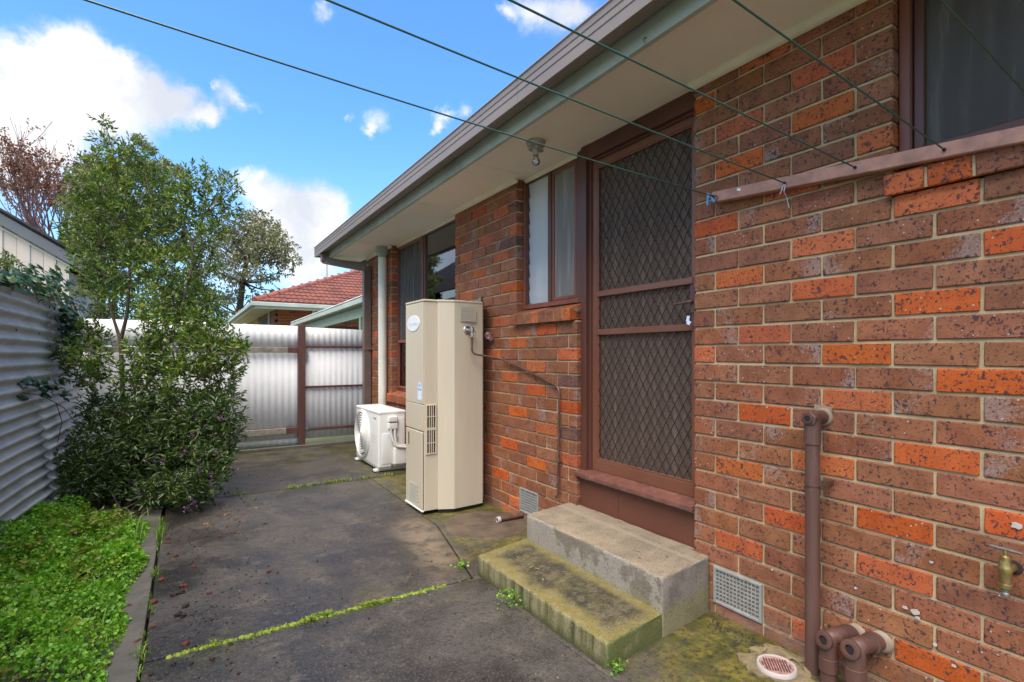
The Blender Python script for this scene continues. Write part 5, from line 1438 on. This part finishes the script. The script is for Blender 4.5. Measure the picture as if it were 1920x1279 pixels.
hgt *= np.clip((edge - xy[:, 0]) * 9 + .25, .2, 1)
z = np.clip(hgt, .012, None) * (1 - .55 * rgn.random(n) ** 2.2)
cen = np.column_stack([xy, z])
dr = np.column_stack([rgn.normal(size=(n, 2)), rgn.uniform(-.35, .9, n)])
sz = rgn.uniform(.010, .022, n) * (1 + .7 * (gapn[ok] > .55))
tag(leaves('clover', cen, dr, sz, sz * .85, M['leaf_clover'], None, .12, .12, 8), kind='stuff')
def blades(P, H, Wd, lean, mat, name, kind='stuff', seed=1):
    rg_ = np.random.default_rng(seed); n = len(P)
    a = rg_.uniform(0, 2 * np.pi, n); d = np.stack([np.cos(a), np.sin(a), np.zeros(n)], 1)
    s = np.stack([-np.sin(a), np.cos(a), np.zeros(n)], 1)
    H = H.reshape(-1, 1); W2 = Wd.reshape(-1, 1) / 2; ln = lean.reshape(-1, 1)
    zz = np.array([[0, 0, 1.0]])
    m = P + zz * H * .55 + d * H * ln * .3; t = P + zz * H * (1 - .45 * ln) + d * H * ln
    v = np.stack([P - s * W2, P + s * W2, m + s * W2 * .8, m - s * W2 * .8, t], 1).reshape(-1, 3)
    i = np.arange(n) * 5
    f = np.concatenate([np.stack([i, i + 1, i + 2], 1), np.stack([i, i + 2, i + 3], 1), np.stack([i + 3, i + 2, i + 4], 1)], 1).reshape(-1, 3)
    me = bpy.data.meshes.new(name)
    me.vertices.add(len(v)); me.vertices.foreach_set('co', v.ravel())
    me.loops.add(len(f) * 3); me.loops.foreach_set('vertex_index', f.ravel().astype(np.int32))
    me.polygons.add(len(f)); me.polygons.foreach_set('loop_start', (np.arange(len(f)) * 3).astype(np.int32)); me.polygons.foreach_set('loop_total', np.full(len(f), 3, np.int32))
    me.update(calc_edges=True); me.materials.append(mat)
    o = put(name, me)
    if kind: tag(o, kind=kind)
    return o
# grass in the curb joint, in tufts; along the cross joints; stray tall blades in the clover
P = []
for y in np.arange(1.9, 4.5, .016):
    w_ = .5 + .5 * math.sin(5 * y + .7) + .5 * math.sin(13 * y)
    if rgn.random() < max(.1, w_ * .55):
        for _ in range(4): P.append((-2.247 + rgn.normal() * .009, y + rgn.normal() * .01, -.004))
for y0, k, s_ in ((2.56, 40, .02), (4.15, 40, .05), (4.25, 40, .05), (2.2, 25, .02), (3.45, 25, .03)):
    for _ in range(k): P.append((-2.247 + rgn.normal() * .018, y0 + rgn.normal() * s_, 0))
P = np.array(P); n = len(P)
blades(P, rgn.uniform(.012, .045, n) * (1 + 1.2 * (P[:, 1] > 4.05)), rgn.uniform(.003, .006, n), rgn.uniform(.1, .9, n), M['grass'], 'joint_grass', seed=2)
P = []
for x in np.arange(-2.2, -0.80, .0022):
    w_ = .55 + .3 * math.sin(4 * x + 1) + .25 * math.sin(17 * x)
    w_ *= min(1, max(0.0, (x + 2.14) * 8)) * min(1, max(.03, (-.97 - x) * 6))
    if rgn.random() < w_ + .02:
        for _ in range(7): P.append((x, 2.4755 - (x + 2.242) * .009 + .005 * math.sin(11 * x) + .004 * math.sin(31 * x) + rgn.normal() * (.008 + .005 * math.sin(7 * x + 2)), -.006))
P = np.array(P); n = len(P)
blades(P, rgn.uniform(.006, .018, n) * (1 + .9 * (np.sin(13 * P[:, 0]) * np.sin(5 * P[:, 0] + 1) > .3)), rgn.uniform(.004, .008, n), rgn.uniform(.2, 1.0, n), M['moss'], 'joint_moss', seed=3)
ms = MB(); rm = random.Random(8)
for i in range(150):
    x = -2.15 + 1.2 * (i / 150) + rm.uniform(-.01, .01); q = len(ms.v)
    r_ = rm.uniform(.006, .013)
    ms.lathe([(r_, 0), (r_ * .8, .005), (r_ * .3, .0085)], (x, 2.4755 - (x + 2.242) * .009 + rm.uniform(-.007, .007), -.001), n=7)
tag(part('moss_cushion', ms, M['moss'], smooth=60), kind='stuff')
P = []
for x0, k, s_ in ((-1.15, 80, .08), (-1.3, 40, .05), (-0.86, 70, .07), (-0.95, 50, .06), (-1.72, 30, .04), (-0.62, 36, .05), (-0.45, 20, .05), (-0.35, 16, .04)):
    for _ in range(k): P.append((x0 + rgn.normal() * s_, 5.008 + rgn.normal() * .012, 0))
P = np.array(P); n = len(P)
blades(P, rgn.uniform(.015, .045, n), rgn.uniform(.005, .009, n), rgn.uniform(.2, .9, n), M['moss'], 'joint_grass', seed=4)
P = []
for x in np.arange(-1.75, 0.0, .006):
    for _ in range(4): P.append((x, 7.15 + rgn.normal() * .012, .0))
P = np.array(P); n = len(P)
blades(P, rgn.uniform(.015, .055, n), rgn.uniform(.006, .012, n), rgn.uniform(.2, 1, n), M['moss'], 'fence_moss', seed=5)
P = []
for x0, y0, k, s_ in ((-2.62, 3.3, 26, .04), (-2.5, 3.6, 16, .03), (-2.47, 4.3, 40, .07), (-2.4, 4.0, 20, .05), (-2.5, 2.9, 10, .03), (-2.9, 4.6, 14, .08), (-2.85, 5.0, 16, .1), (-2.42, 2.75, 6, .02)):
    for _ in range(k): P.append((x0 + rgn.normal() * s_, y0 + rgn.normal() * s_, .0))
P = np.array(P); n = len(P)
blades(P, rgn.uniform(.10, .20, n), rgn.uniform(.006, .011, n), rgn.uniform(.2, .9, n), M['grass'], 'tall_grass', seed=6)
P = np.column_stack([rgn.uniform(-3.1, -2.42, 900), rgn.uniform(1.3, 4.8, 900), np.zeros(900)])
blades(P, rgn.uniform(.05, .15, 900), rgn.uniform(.003, .006, 900), rgn.uniform(.2, .9, 900), M['grass'], 'thin_grass', seed=7)
P = np.column_stack([rgn.uniform(-3.05, -2.45, 40), rgn.uniform(1.8, 4.4, 40), rgn.uniform(.09, .16, 40)])
P = np.repeat(P, 6, axis=0) + rgn.normal(size=(240, 3)) * .004
wc_ = []; wd_ = []
for _ in range(70):
    x0, y0 = rgn.uniform(-3.05, -2.42), rgn.uniform(1.7, 4.7)
    for k in range(rgn.integers(7, 15)):
        a_ = rgn.uniform(0, 6.28)
        wc_.append((x0 + rgn.normal() * .012, y0 + rgn.normal() * .012, rgn.uniform(.06, .15))); wd_.append((math.cos(a_), math.sin(a_), rgn.uniform(.0, .9)))
wc_ = np.array(wc_); wd_ = np.array(wd_)
tag(leaves('broadleaf_weed', wc_, wd_, rgn.uniform(.028, .060, len(wc_)), rgn.uniform(.014, .028, len(wc_)), M['leaf_young'], None, .15, .25, 19), kind='stuff')
wc_ = np.column_stack([rgn.uniform(-3.05, -2.4, 60), rgn.uniform(1.7, 4.7, 60), rgn.uniform(.07, .13, 60)])
tag(leaves('dead_leaves', wc_, np.column_stack([rgn.normal(size=(60, 2)), np.zeros(60)]), .035, .014, M['leaf_dead'], None, .15, .1, 20), kind='stuff')
tag(leaves('clover_flower', P, rgn.normal(size=P.shape), .008, .006, M['splat'], None, seed=15), kind='stuff')
for i, (x, y, lb_) in enumerate([(-0.765, 2.10, 'small green weed sprouting at the front foot of the lower step'), (-0.70, 1.44, 'tiny weed sprig at the right front corner of the lower step'), (-0.78, 2.62, 'small weed tuft on the mossy slab left of the lower step')]):
    wd = empty('weed', (x, y, 0), lb_, 'weed')
    k = (90, 40, 40)[i]; sp_ = (.035, .016, .02)[i]
    c_ = np.column_stack([x + rgn.normal(size=k) * sp_, y + rgn.normal(size=k) * sp_, rgn.uniform(.004, (.07, .035, .03)[i], k)])
    leaves('foliage', c_, np.column_stack([rgn.normal(size=(k, 2)), rgn.uniform(0, .6, k)]), .016, .012, M['leaf_clover'], wd, seed=10 + i)
    part('stem', MB().tube([(x, y, 0), (x + .004, y, .05)], .0015, 4), M['leaf_clover'], wd)

# scoria stones thrown onto the path from the bed
RED = [(-1.91, 3.92), (-2.06, 3.44), (-2.2, 4.06), (-2.19, 3.96), (-2.15, 3.68), (-2.21, 3.33), (-2.12, 3.19), (-2.1, 3.18), (-2.0, 3.02), (-2.23, 3.05), (-2.22, 2.78), (-2.29, 3.04), (-2.1, 2.54), (-2.24, 2.59), (-1.71, 3.14), (-2.33, 3.06), (-2.27, 2.66)]
DRK = [(-2.19, 3.75), (-2.12, 3.1), (-2.15, 3.09), (-2.1, 2.92), (-2.13, 2.84), (-2.11, 2.82), (-2.23, 2.92), (-2.07, 2.5), (-1.45, 3.15), (-1.7, 3.23), (-1.77, 3.01), (-1.74, 2.99), (-1.82, 3.17), (-1.58, 2.7), (-1.77, 2.78), (-1.66, 2.66), (-2.0, 2.71), (-1.56, 2.41), (-1.39, 2.34), (-1.94, 2.44), (-2.01, 2.36), (-2.08, 2.37), (-2.14, 2.4), (-2.21, 2.37), (-2.16, 2.34), (-1.95, 2.29), (-1.93, 2.2), (-1.86, 4.11), (-1.77, 4.2), (-1.7, 4.73), (-1.57, 5.75), (-1.5, 5.66), (-1.41, 5.72), (-1.76, 3.79), (-1.67, 3.1)]
smesh = [[lump('scoria_stone', None, (1, .8, .62), m_, seed=40 + i, sub=2) for i in range(3)] for m_ in (M['stone_red'], M['stone_dark'])]
for k, lst in enumerate((RED, DRK)):
    for i, (x, y) in enumerate(lst):
        big = (.014 if k == 0 else .009) * ri.uniform(.75, 1.25)
        if (x, y) in ((-2.13, 2.84), (-2.1, 2.92), (-2.11, 2.82), (-2.12, 3.1), (-2.15, 3.09)): big = .017
        if k == 1 and x > -1.9: big *= .75
        o = put('scoria_stone', smesh[k][i % 3], None, (x, y, big * .45))
        o.scale = (big,) * 3; o.rotation_euler = (ri.uniform(-.3, .3), ri.uniform(-.3, .3), ri.uniform(0, 6))
        where = ('on the curb beside the clover' if x < -2.245 else 'on the near slab before the mossy joint' if y < 2.47 else 'on the far slab by the back fence' if y > 5 else
                 'at the foot of the flowering bush' if y > 3.7 and x < -1.65 else 'on the middle slab close along the curb' if x < -2.05 else 'on the middle slab a stride from the curb' if x < -1.9 else 'out in the middle of the middle slab')
        col_ = ('large ' if big == .017 else 'small ') + ('red-brown', 'dark brown')[k]
        tag(o, col_ + ' scoria pebble lying ' + where, 'stone', ('red', 'dark')[k] + ' scoria pebbles ' + where)
# crumbs of soil and bark too small to count
cr = MB(); rc = random.Random(17)
for i in range(420):
    if i < 260: x, y = rc.gauss(-2.02, .14), rc.uniform(2.2, 4.8)
    else: x, y = rc.uniform(-2.1, -.7), rc.uniform(1.2, 6.5)
    if x < -2.22: continue
    s_ = rc.uniform(.0018, .005)
    cr.obox((x, y, s_ * .4), (s_ * 2, s_ * 1.3, s_), (rc.uniform(-.4, .4), rc.uniform(-.4, .4), rc.uniform(0, 3)))
tag(part('bark_crumbs', cr, M['stone_dark']), kind='stuff')
P = np.column_stack([rgn.normal(-1.95, .16, 90), rgn.uniform(3.9, 5.3, 90), np.full(90, .004)])
P = P[P[:, 0] > -2.2]
tag(leaves('leaf_litter', P, np.column_stack([rgn.normal(size=(len(P), 2)), rgn.uniform(-.05, .15, len(P))]), rgn.uniform(.02, .045, len(P)), .013, M['leaf_dead'], None, .1, .1, 16), kind='stuff')
cr = MB()
for i in range(90):
    x, y = rc.uniform(-2.2, -.7), rc.uniform(1.2, 5.5); s_ = rc.uniform(.002, .0042)
    cr.obox((x, y, s_ * .3), (s_ * 2, s_ * 1.3, s_ * .6), (rc.uniform(-.4, .4), rc.uniform(-.4, .4), rc.uniform(0, 3)))
for (x, y, z) in [(-.25, 1.78, .258), (-.30, 1.72, .258), (-.18, 1.66, .258), (-.62, 2.05, .107), (-.585, 2.2, .107), (-.57, 2.17, .107)]:
    cr.obox((x, y, z + .001), (.022, .010, .003), (0, 0, rc.uniform(0, 3)))
tag(part('pale_grit', cr, M['rubble']), kind='stuff')
cr = MB()
for i in range(60):
    x, y = rc.uniform(-.34, -.12), rc.uniform(1.22, 1.46)
    s_ = rc.uniform(.002, .006)
    cr.obox((-.05 - abs(rc.gauss(0, .05)), rc.uniform(1.15, 1.5), .001), (s_ * 2.4, s_, s_), (0, rc.uniform(-.4, .4), rc.uniform(0, 3)))
tag(part('wall_debris', cr, M['soil']), kind='stuff')
# ------------------------------------------------------------------ neighbour's tiled house beyond the gate
nb = empty('neighbour_house', (2.5, 18, 0), 'red tiled brick house with green gutter seen beyond the back fence', 'house')
EX, EY, EZ = -0.55, 15.35, 2.62           # outer eave corner
WX, WY = 0.02, 15.95
part('wall', MB().box(WX + .012, 8, WY + .012, 24, 0, 2.62), M['mortar'], nb)
bmn = {}
def far_brick(L, kd, along):
    k = (round(L, 3), kd, along)
    if k not in bmn:
        b = MB().box(-L / 2, L / 2, 0, .08, -.038, .038) if along == 'x' else MB().box(0, .08, -L / 2, L / 2, -.038, .038)
        me = b.mesh('brick', M[kd]); me.uv_layers.new(name='UVMap'); bmn[k] = me
    return bmn[k]
rb_ = random.Random(2)
for r_ in range(9):
    z = 2.52 - r_ * .086
    x = WX - (.12 if r_ % 2 else 0)
    while x < 2.35:
        a_, b_ = max(x, WX), x + .23
        if b_ - a_ > .05:
            put('brick', far_brick(b_ - a_, rb_.choice(('brown', 'orange', 'orange')), 'x'), nb, ((a_ + b_) / 2, WY, z))
        x += .24
sw = MB()
for r_ in range(9):
    z = 2.52 - r_ * .086; y = WY + (.12 if r_ % 2 else 0)
    while y < 20:
        sw.box(WX, WX + .08, y, y + .23, z - .038, z + .038); y += .24
o = part('brickwork', sw, M['brown'], nb); o['kind'] = 'stuff'; o.data.uv_layers.new(name='UVMap')
part('soffit', MB().box(EX + .03, 8, EY + .03, WY + .02, EZ - .13, EZ - .11).box(EX + .03, WX + .02, WY + .021, 24, EZ - .13, EZ - .11), M['trim'], nb)
part('fascia', MB().box(EX, 8, EY, EY + .03, EZ - .16, EZ - .02).box(EX, EX + .03, EY + .031, 24, EZ - .16, EZ - .02), M['trim'], nb)
part('gutter', MB().box(EX - .10, 8, EY - .10, EY - .001, EZ - .10, EZ + .01).box(EX - .10, EX - .001, EY, 24, EZ - .10, EZ + .01), M['fascia'], nb, bevel=0.01)
part('downpipe', MB().box(1.02, 1.11, WY - .06, WY - .002, 0, EZ - .13).box(WX - .05, WX - .003, 16.9, 16.98, 0, EZ - .13), M['pvc_white'], nb)
part('window', MB().box(WX - .01, WX + .01, 17.4, 19.0, 1.0, 2.35), M['black'], nb)
TP = math.tan(math.radians(23))
rfm = MB()
HR = 5.2
rfm.add([(EX, EY, EZ), (14, EY, EZ), (14, EY + HR, EZ + HR * TP), (EX + HR, EY + HR, EZ + HR * TP), (EX, EY + 9, EZ), (EX + HR, EY + HR + .5, EZ + HR * TP)], [(0, 1, 2, 3), (0, 3, 5, 4)])
part('roof', rfm, M['tile'], nb)
def tile_mesh(w, m_):
    b = MB(); nx = 12; L = .36
    for k, (yy, hh) in enumerate(((0, .004), (0.0, .050), (L, .026))):
        for i in range(nx + 1):
            t = i / nx
            zz = .020 * (0.5 + .5 * math.sin(4 * PI * t - PI / 2))
            b.v.append((t * w - w / 2, yy, (hh - .012 if k == 0 else hh) + (zz if k else 0)))
    for k in range(2):
        for i in range(nx):
            q = k * (nx + 1) + i
            b.f.append((q, q + 1, q + nx + 2, q + nx + 1)); b.m.append(0)
    me = b.mesh('roof_tile', m_)
    me.polygons.foreach_set('use_smooth', [True] * len(me.polygons)); me.set_sharp_from_angle(angle=math.radians(45))
    return me
tm = tile_mesh(.305, M['tile'])
ang = math.radians(23)
ct = 0
rest = []
for r_ in range(15):
    s0 = r_ * .33
    y0 = EY - .03 + s0 * math.cos(ang); z0 = EZ + s0 * math.sin(ang)
    xs = EX + (y0 - EY)
    x = xs - (xs % .30) + .15
    while x < 6.6 and r_ * .33 < 5.3:
        if x > xs - .05:
            lim = 4.4 + .12 * r_
            if x < lim and ct < 290:
                o = put('roof_tile', tm, nb, (x, y0, z0 + .006)); o.rotation_euler = (ang + ri.uniform(-.01, .01), ri.uniform(-.006, .006), 0); ct += 1
        x += .30
rg2 = MB()
for i in range(17):
    t = i * .33
    a_ = Vector((EX + t, EY + t, EZ + t * TP + .03)); b_ = Vector((EX + t + .30, EY + t + .30, EZ + (t + .30) * TP + .045))
    part('ridge_tile', MB().tube([a_, b_], [.105, .088], 10), M['ridge'], nb, smooth=60)
an = MB().tube([(2.62, 21.2, 4.0), (2.62, 21.2, 5.55)], .018, 6)
for k in range(5): an.bar((2.62, 21.0 + .1 * k, 5.35), (2.62 - .14 + .0 * k, 21.0 + .1 * k, 5.35), .012, .012); 
an.bar((2.62, 21.0, 5.35), (2.62, 21.5, 5.35), .014, .014); an.bar((2.40, 21.2, 4.95), (2.84, 21.2, 4.95), .014, .014)
part('antenna', an, M['steel'], nb)

# ------------------------------------------------------------------ carport behind the gate
cpn = empty('carport', (1.5, 10.5, 0), 'low pale green carport with corrugated roof edge just behind the gate', 'carport')
b = MB(); nx = 0
n_ = int((14.2 - 7.6) / .076 * 8)
for i in range(n_ + 1):
    y = 7.6 + (14.2 - 7.6) * i / n_
    for k, x in enumerate((0.16, 3.9)):
        b.v.append((x, y, 2.115 - .012 * (y - 7.6) + .18 * k + .010 * math.sin(2 * PI * y / .076)))
for i in range(n_):
    q = i * 2; b.f.append((q, q + 1, q + 3, q + 2)); b.m.append(0)
o = part('roof_sheet', b, M['carport_white'], cpn); o.modifiers.new('thickness', 'SOLIDIFY').thickness = .004
part('gutter', MB().bar((0.20, 7.6, 2.045), (0.20, 14.2, 1.965), .09, .085), M['fascia'], cpn, bevel=0.01)
part('beam', MB().bar((0.30, 7.7, 1.90), (0.30, 14.1, 1.82), .05, .17), M['carport_green'], cpn, bevel=0.004)
for y in (8.3, 10.9, 13.9):
    part('post', MB().box(0.27, 0.36, y, y + .09, 0, 1.85), M['carport_green'], cpn)
part('back_wall', MB().box(3.4, 3.5, 7.6, 14.2, 0, 2.2).box(0.4, 3.4, 13.9, 14.0, 0, 1.95), M['room'], cpn)

# ------------------------------------------------------------------ neighbour's clad building on the left
nl = empty('clad_building', (-6, 13, 0), 'cream weatherboard gable with blue-grey barge board beyond the left fence', 'building')
GY = 12.0
gx = lambda x: 3.42 + ((x if x > -6.6 else -13.2 - x) + 4.77) * -0.64
pw = MB()
x = -9.2; k = 0
while x < -3.95:
    x2 = x + .172
    y_ = GY - (.018 if k % 2 else 0)
    zt1, zt2 = gx(x), gx(x2)
    b = MB(); b.add([(x + .004, y_, 0), (x2 - .004, y_, 0), (x2 - .004, y_ + .05, 0), (x + .004, y_ + .05, 0), (x + .004, y_, zt1), (x2 - .004, y_, zt2), (x2 - .004, y_ + .05, zt2), (x + .004, y_ + .05, zt1)],
                    [(0, 3, 2, 1), (4, 5, 6, 7), (0, 1, 5, 4), (1, 2, 6, 5), (2, 3, 7, 6), (3, 0, 4, 7)])
    part('wall_board', b, M['clad'], nl)
    x = x2; k += 1
part('wall', MB().prism([(-9.2, GY + .051), (-3.98, GY + .051), (-3.98, GY + 6), (-9.2, GY + 6)], 0, 2.8), M['clad'], nl)
A_, B_ = Vector((-6.6, GY - .10, gx(-6.6) + .09)), Vector((-3.62, GY - .10, gx(-3.62) + .09))
Q_ = Vector((-9.58, GY - .10, gx(-9.58) + .09))
part('barge_board', MB().bar(Q_, A_ - Vector((.002, 0, 0)), .03, .16), M['barge'], nl)
part('barge_board', MB().bar(A_, B_, .03, .16), M['barge'], nl)
part('trim_strip', MB().bar(A_ + Vector((0, .09, -.14)), B_ + Vector((0, .09, -.14)), .04, .03), M['trim'], nl)
b = MB()
b.add([A_ + Vector((0, -.06, .12)), B_ + Vector((.06, -.06, .12)), B_ + Vector((.06, 6.4, .12)), A_ + Vector((0, 6.4, .12)), A_ + Vector((0, -.06, .16)), B_ + Vector((.06, -.06, .16)), B_ + Vector((.06, 6.4, .16)), A_ + Vector((0, 6.4, .16))],
      [(0, 3, 2, 1), (4, 5, 6, 7), (0, 1, 5, 4), (1, 2, 6, 5), (2, 3, 7, 6), (3, 0, 4, 7)])
mir = lambda p: (-13.2 - p[0], p[1], p[2])
b.add([mir(p) for p in b.v[:8]], [(0, 1, 2, 3), (7, 6, 5, 4), (4, 5, 1, 0), (5, 6, 2, 1), (6, 7, 3, 2), (7, 4, 0, 3)])
part('roof', b, M['dark_roof'], nl)

# ------------------------------------------------------------------ trees beyond the fences
def grow(b, tips, p, d, L, r, lv, rnd, spread=.5, up_=.15, n=5, minr=.004, kids=(2, 3)):
    pts = [p]; q = p.copy(); dd = d.copy()
    for i in range(3):
        dd = (dd + Vector((rnd.uniform(-1, 1), rnd.uniform(-1, 1), rnd.uniform(-.6, 1))) * .16 + Vector((0, 0, up_ * .3))).normalized()
        q = q + dd * L / 3; pts.append(q.copy())
    r2 = max(minr, r * .62)
    b.tube(pts, [r, r * .86, r * .74, r2], n if lv > 1 else 3, cap=False)
    if lv == 0:
        tips.append((q, dd)); return
    if lv <= 1: tips.append((pts[2], dd))
    for _ in range(rnd.randint(*kids)):
        nd = (dd + Vector((rnd.gauss(0, 1), rnd.gauss(0, 1), rnd.gauss(0, .7))) * spread + Vector((0, 0, up_))).normalized()
        grow(b, tips, q if rnd.random() < .7 else pts[2], nd, L * rnd.uniform(.62, .88), r2, lv - 1, rnd, spread, up_, n, minr, kids)
# bare tree with rusty seed heads
tb_ = empty('bare_tree', (-5.2, 15, 0), 'leafless tree with clusters of rusty brown seed heads behind the cream gable', 'tree')
b = MB(); tips = []; rt = random.Random(3)
base = at(108, 520, 15.5); base.z = 0
tb_.location = base; WLOC[tb_] = base.copy()
top = at(112, 520, 15.5)
b.tube([base, (base + top) / 2, top], [.14, .12, .10], 7)
for i in range(16):
    a_ = 2 * PI * i / 16 + rt.uniform(-.2, .2)
    grow(b, tips, top - Vector((0, 0, rt.uniform(0, .5))), Vector((.55 * math.cos(a_), .55 * math.sin(a_), .85)).normalized(), 1.35, .045, 4, rt, .36, .24, 5, .006, (2, 3))
part('trunk', b, M['twig'], tb_)
P, D = [], []
for p, d in tips:
    if rt.random() < .85 and p.z < 1.21 + (665 - 285) / 964.4 * 15.5 + rt.uniform(-.6, .3):
        for _ in range(rt.randint(5, 10)):
            P.append(np.array(p) + rgn.normal(size=3) * .055); D.append(rgn.normal(size=3))
P = np.array(P); D = np.array(D)
leaves('seed_heads', P, D, rgn.uniform(.05, .10, len(P)), rgn.uniform(.04, .07, len(P)), M['seed'], tb_, .35, .3, 12)

def leafy(name, label, blobs, trunk, mat, barkm, per, ll, seed, hang=0.0, tr0=.06):
    t_ = empty(name, trunk[0], label, 'tree')
    b = MB(); rr = random.Random(seed)
    n_ = len(trunk)
    b.tube(trunk, [tr0 * (1 - .6 * i / (n_ - 1)) for i in range(n_)], 8)
    for c, r, w_ in blobs:
        c = Vector(c)
        s_ = min([Vector(q) for q in trunk[1:]], key=lambda q: (q - c).length + max(0, q.z - c.z))
        m_ = (s_ + c) / 2 + Vector((rr.uniform(-.15, .15), rr.uniform(-.15, .15), -.12))
        b.tube([s_, m_, c], [tr0 * .32, tr0 * .2, tr0 * .08], 5, cap=False)
        for _ in range(5):
            e = c + Vector((rr.gauss(0, 1), rr.gauss(0, 1), rr.gauss(0, .8))).normalized() * r * .8
            b.tube([c, (c + e) / 2 + Vector((0, 0, .03)), e], [tr0 * .09, tr0 * .06, .004], 3, cap=False)
    part('trunk', b, barkm, t_, smooth=60)
    P, D = [], []
    for c, r, w_ in blobs:
        c = np.array(c)
        k = max(6, int(per * r * r * w_))
        for _ in range(k):
            q = rgn.normal(size=3); q /= np.linalg.norm(q)
            p = c + q * r * (.45 + .55 * rgn.random()) * np.array([1, 1, .8])
            for _k in range(5):
                P.append(p + rgn.normal(size=3) * r * .10); D.append(rgn.normal(size=3) + q * .5 - np.array([0, 0, hang]))
    P = np.array(P); D = np.array(D)
    leaves('crown', P, D, rgn.uniform(ll * .7, ll * 1.3, len(P)), rgn.uniform(ll * .28, ll * .5, len(P)), mat, t_, .2, .2, seed)
    return t_
# gum tree in the distance
gu = [(440, 415, 26), (475, 412, 24), (505, 425, 22), (420, 440, 24), (455, 445, 26), (490, 448, 24), (520, 448, 20), (540, 462, 16), (548, 490, 13), (535, 505, 12), (425, 475, 22), (460, 480, 20), (500, 482, 18), (520, 490, 14), (440, 520, 18), (415, 505, 18), (505, 520, 12), (525, 520, 9), (480, 545, 12), (515, 545, 8), (430, 560, 16), (405, 570, 18), (460, 590, 12), (395, 450, 28), (380, 490, 30), (370, 540, 30), (470, 560, 9), (430, 600, 18), (405, 605, 18)]
gu += [(450, 470, 24), (475, 460, 24), (500, 465, 22), (445, 500, 22), (480, 510, 20), (525, 470, 16), (470, 430, 24), (435, 545, 16), (510, 440, 20), (535, 480, 14)]
D0 = 27.0
bl_g = [(tuple(at(u, v, D0 + rgn.uniform(-2, 2))), r * 1.25 / 964.4 * D0, 1.0) for u, v, r in gu]
bg_ = at(450, 600, D0); bg_.z = 0
leafy('gum_tree', 'grey-green gum tree standing far behind the white back fence', bl_g, [tuple(bg_), tuple(at(448, 590, D0)), tuple(at(455, 530, D0)), tuple(at(462, 490, D0)), tuple(at(440, 455, D0))], M['leaf_gum'], M['bark_dark'], 95, .19, 31, .6, .20)
# pale feathery tree between gable and shrub
pt = [(262, 262, 12), (278, 280, 14), (300, 310, 18), (330, 320, 16), (345, 330, 12), (150, 330, 22), (170, 300, 18), (140, 380, 24), (160, 420, 26), (130, 470, 22), (145, 510, 24), (125, 510, 18), (320, 350, 18), (280, 330, 26), (250, 300, 20), (210, 330, 30), (240, 400, 34), (300, 420, 30), (180, 380, 30), (330, 470, 26), (160, 460, 30), (190, 430, 34), (200, 480, 34), (240, 460, 34), (180, 520, 30), (220, 530, 30), (270, 470, 30), (300, 380, 26)]
D0 = 11.5
bl_p = [(tuple(at(u, v, D0 + rgn.uniform(-.5, .5))), r / 964.4 * D0, 1.0) for u, v, r in pt]
bp_ = at(215, 600, D0); bp_.z = 0
leafy('pale_tree', 'pale feathery tree rising between the cream gable and the tall shrub', bl_p, [tuple(bp_), tuple(at(215, 560, D0)), tuple(at(212, 480, D0)), tuple(at(225, 400, D0)), tuple(at(260, 300, D0))], M['leaf_pale'], M['twig'], 1700, .08, 32, .2)
# mid-green garden tree just over the back fence
gd = [(290, 560, 32), (330, 575, 36), (370, 560, 36), (260, 585, 28), (310, 600, 32), (355, 600, 34), (395, 590, 26), (240, 560, 24), (285, 520, 26), (350, 520, 28), (215, 590, 22), (190, 585, 22), (400, 560, 18)]
D0 = 9.8
bl_m = [(tuple(at(u, v, D0 + rgn.uniform(-.4, .4))), r / 964.4 * D0, 1.0) for u, v, r in gd]
bm_ = at(310, 640, D0); bm_.z = 0
leafy('garden_tree', 'mid-green leafy tree hidden behind the shrub just over the back fence', bl_m, [tuple(bm_), tuple(at(310, 620, D0)), tuple(at(315, 580, D0)), tuple(at(325, 540, D0))], M['leaf_mid'], M['bark'], 1300, .07, 33)
# bright bush peeping over the ivy at the far left
bb = [(10, 480, 14), (22, 492, 16), (0, 495, 18), (34, 505, 10)]
D0 = 6.6
bl_b = [(tuple(at(u, v, D0 + rgn.uniform(-.15, .15))), r / 964.4 * D0, 1.0) for u, v, r in bb]
bb_ = at(8, 560, D0); bb_.z = 0
leafy('green_bush', 'small bright green bush peeping over the ivy at the left edge', bl_b, [tuple(bb_), tuple(at(8, 540, D0)), tuple(at(12, 500, D0))], M['leaf_mid'], M['bark'], 1600, .045, 34)
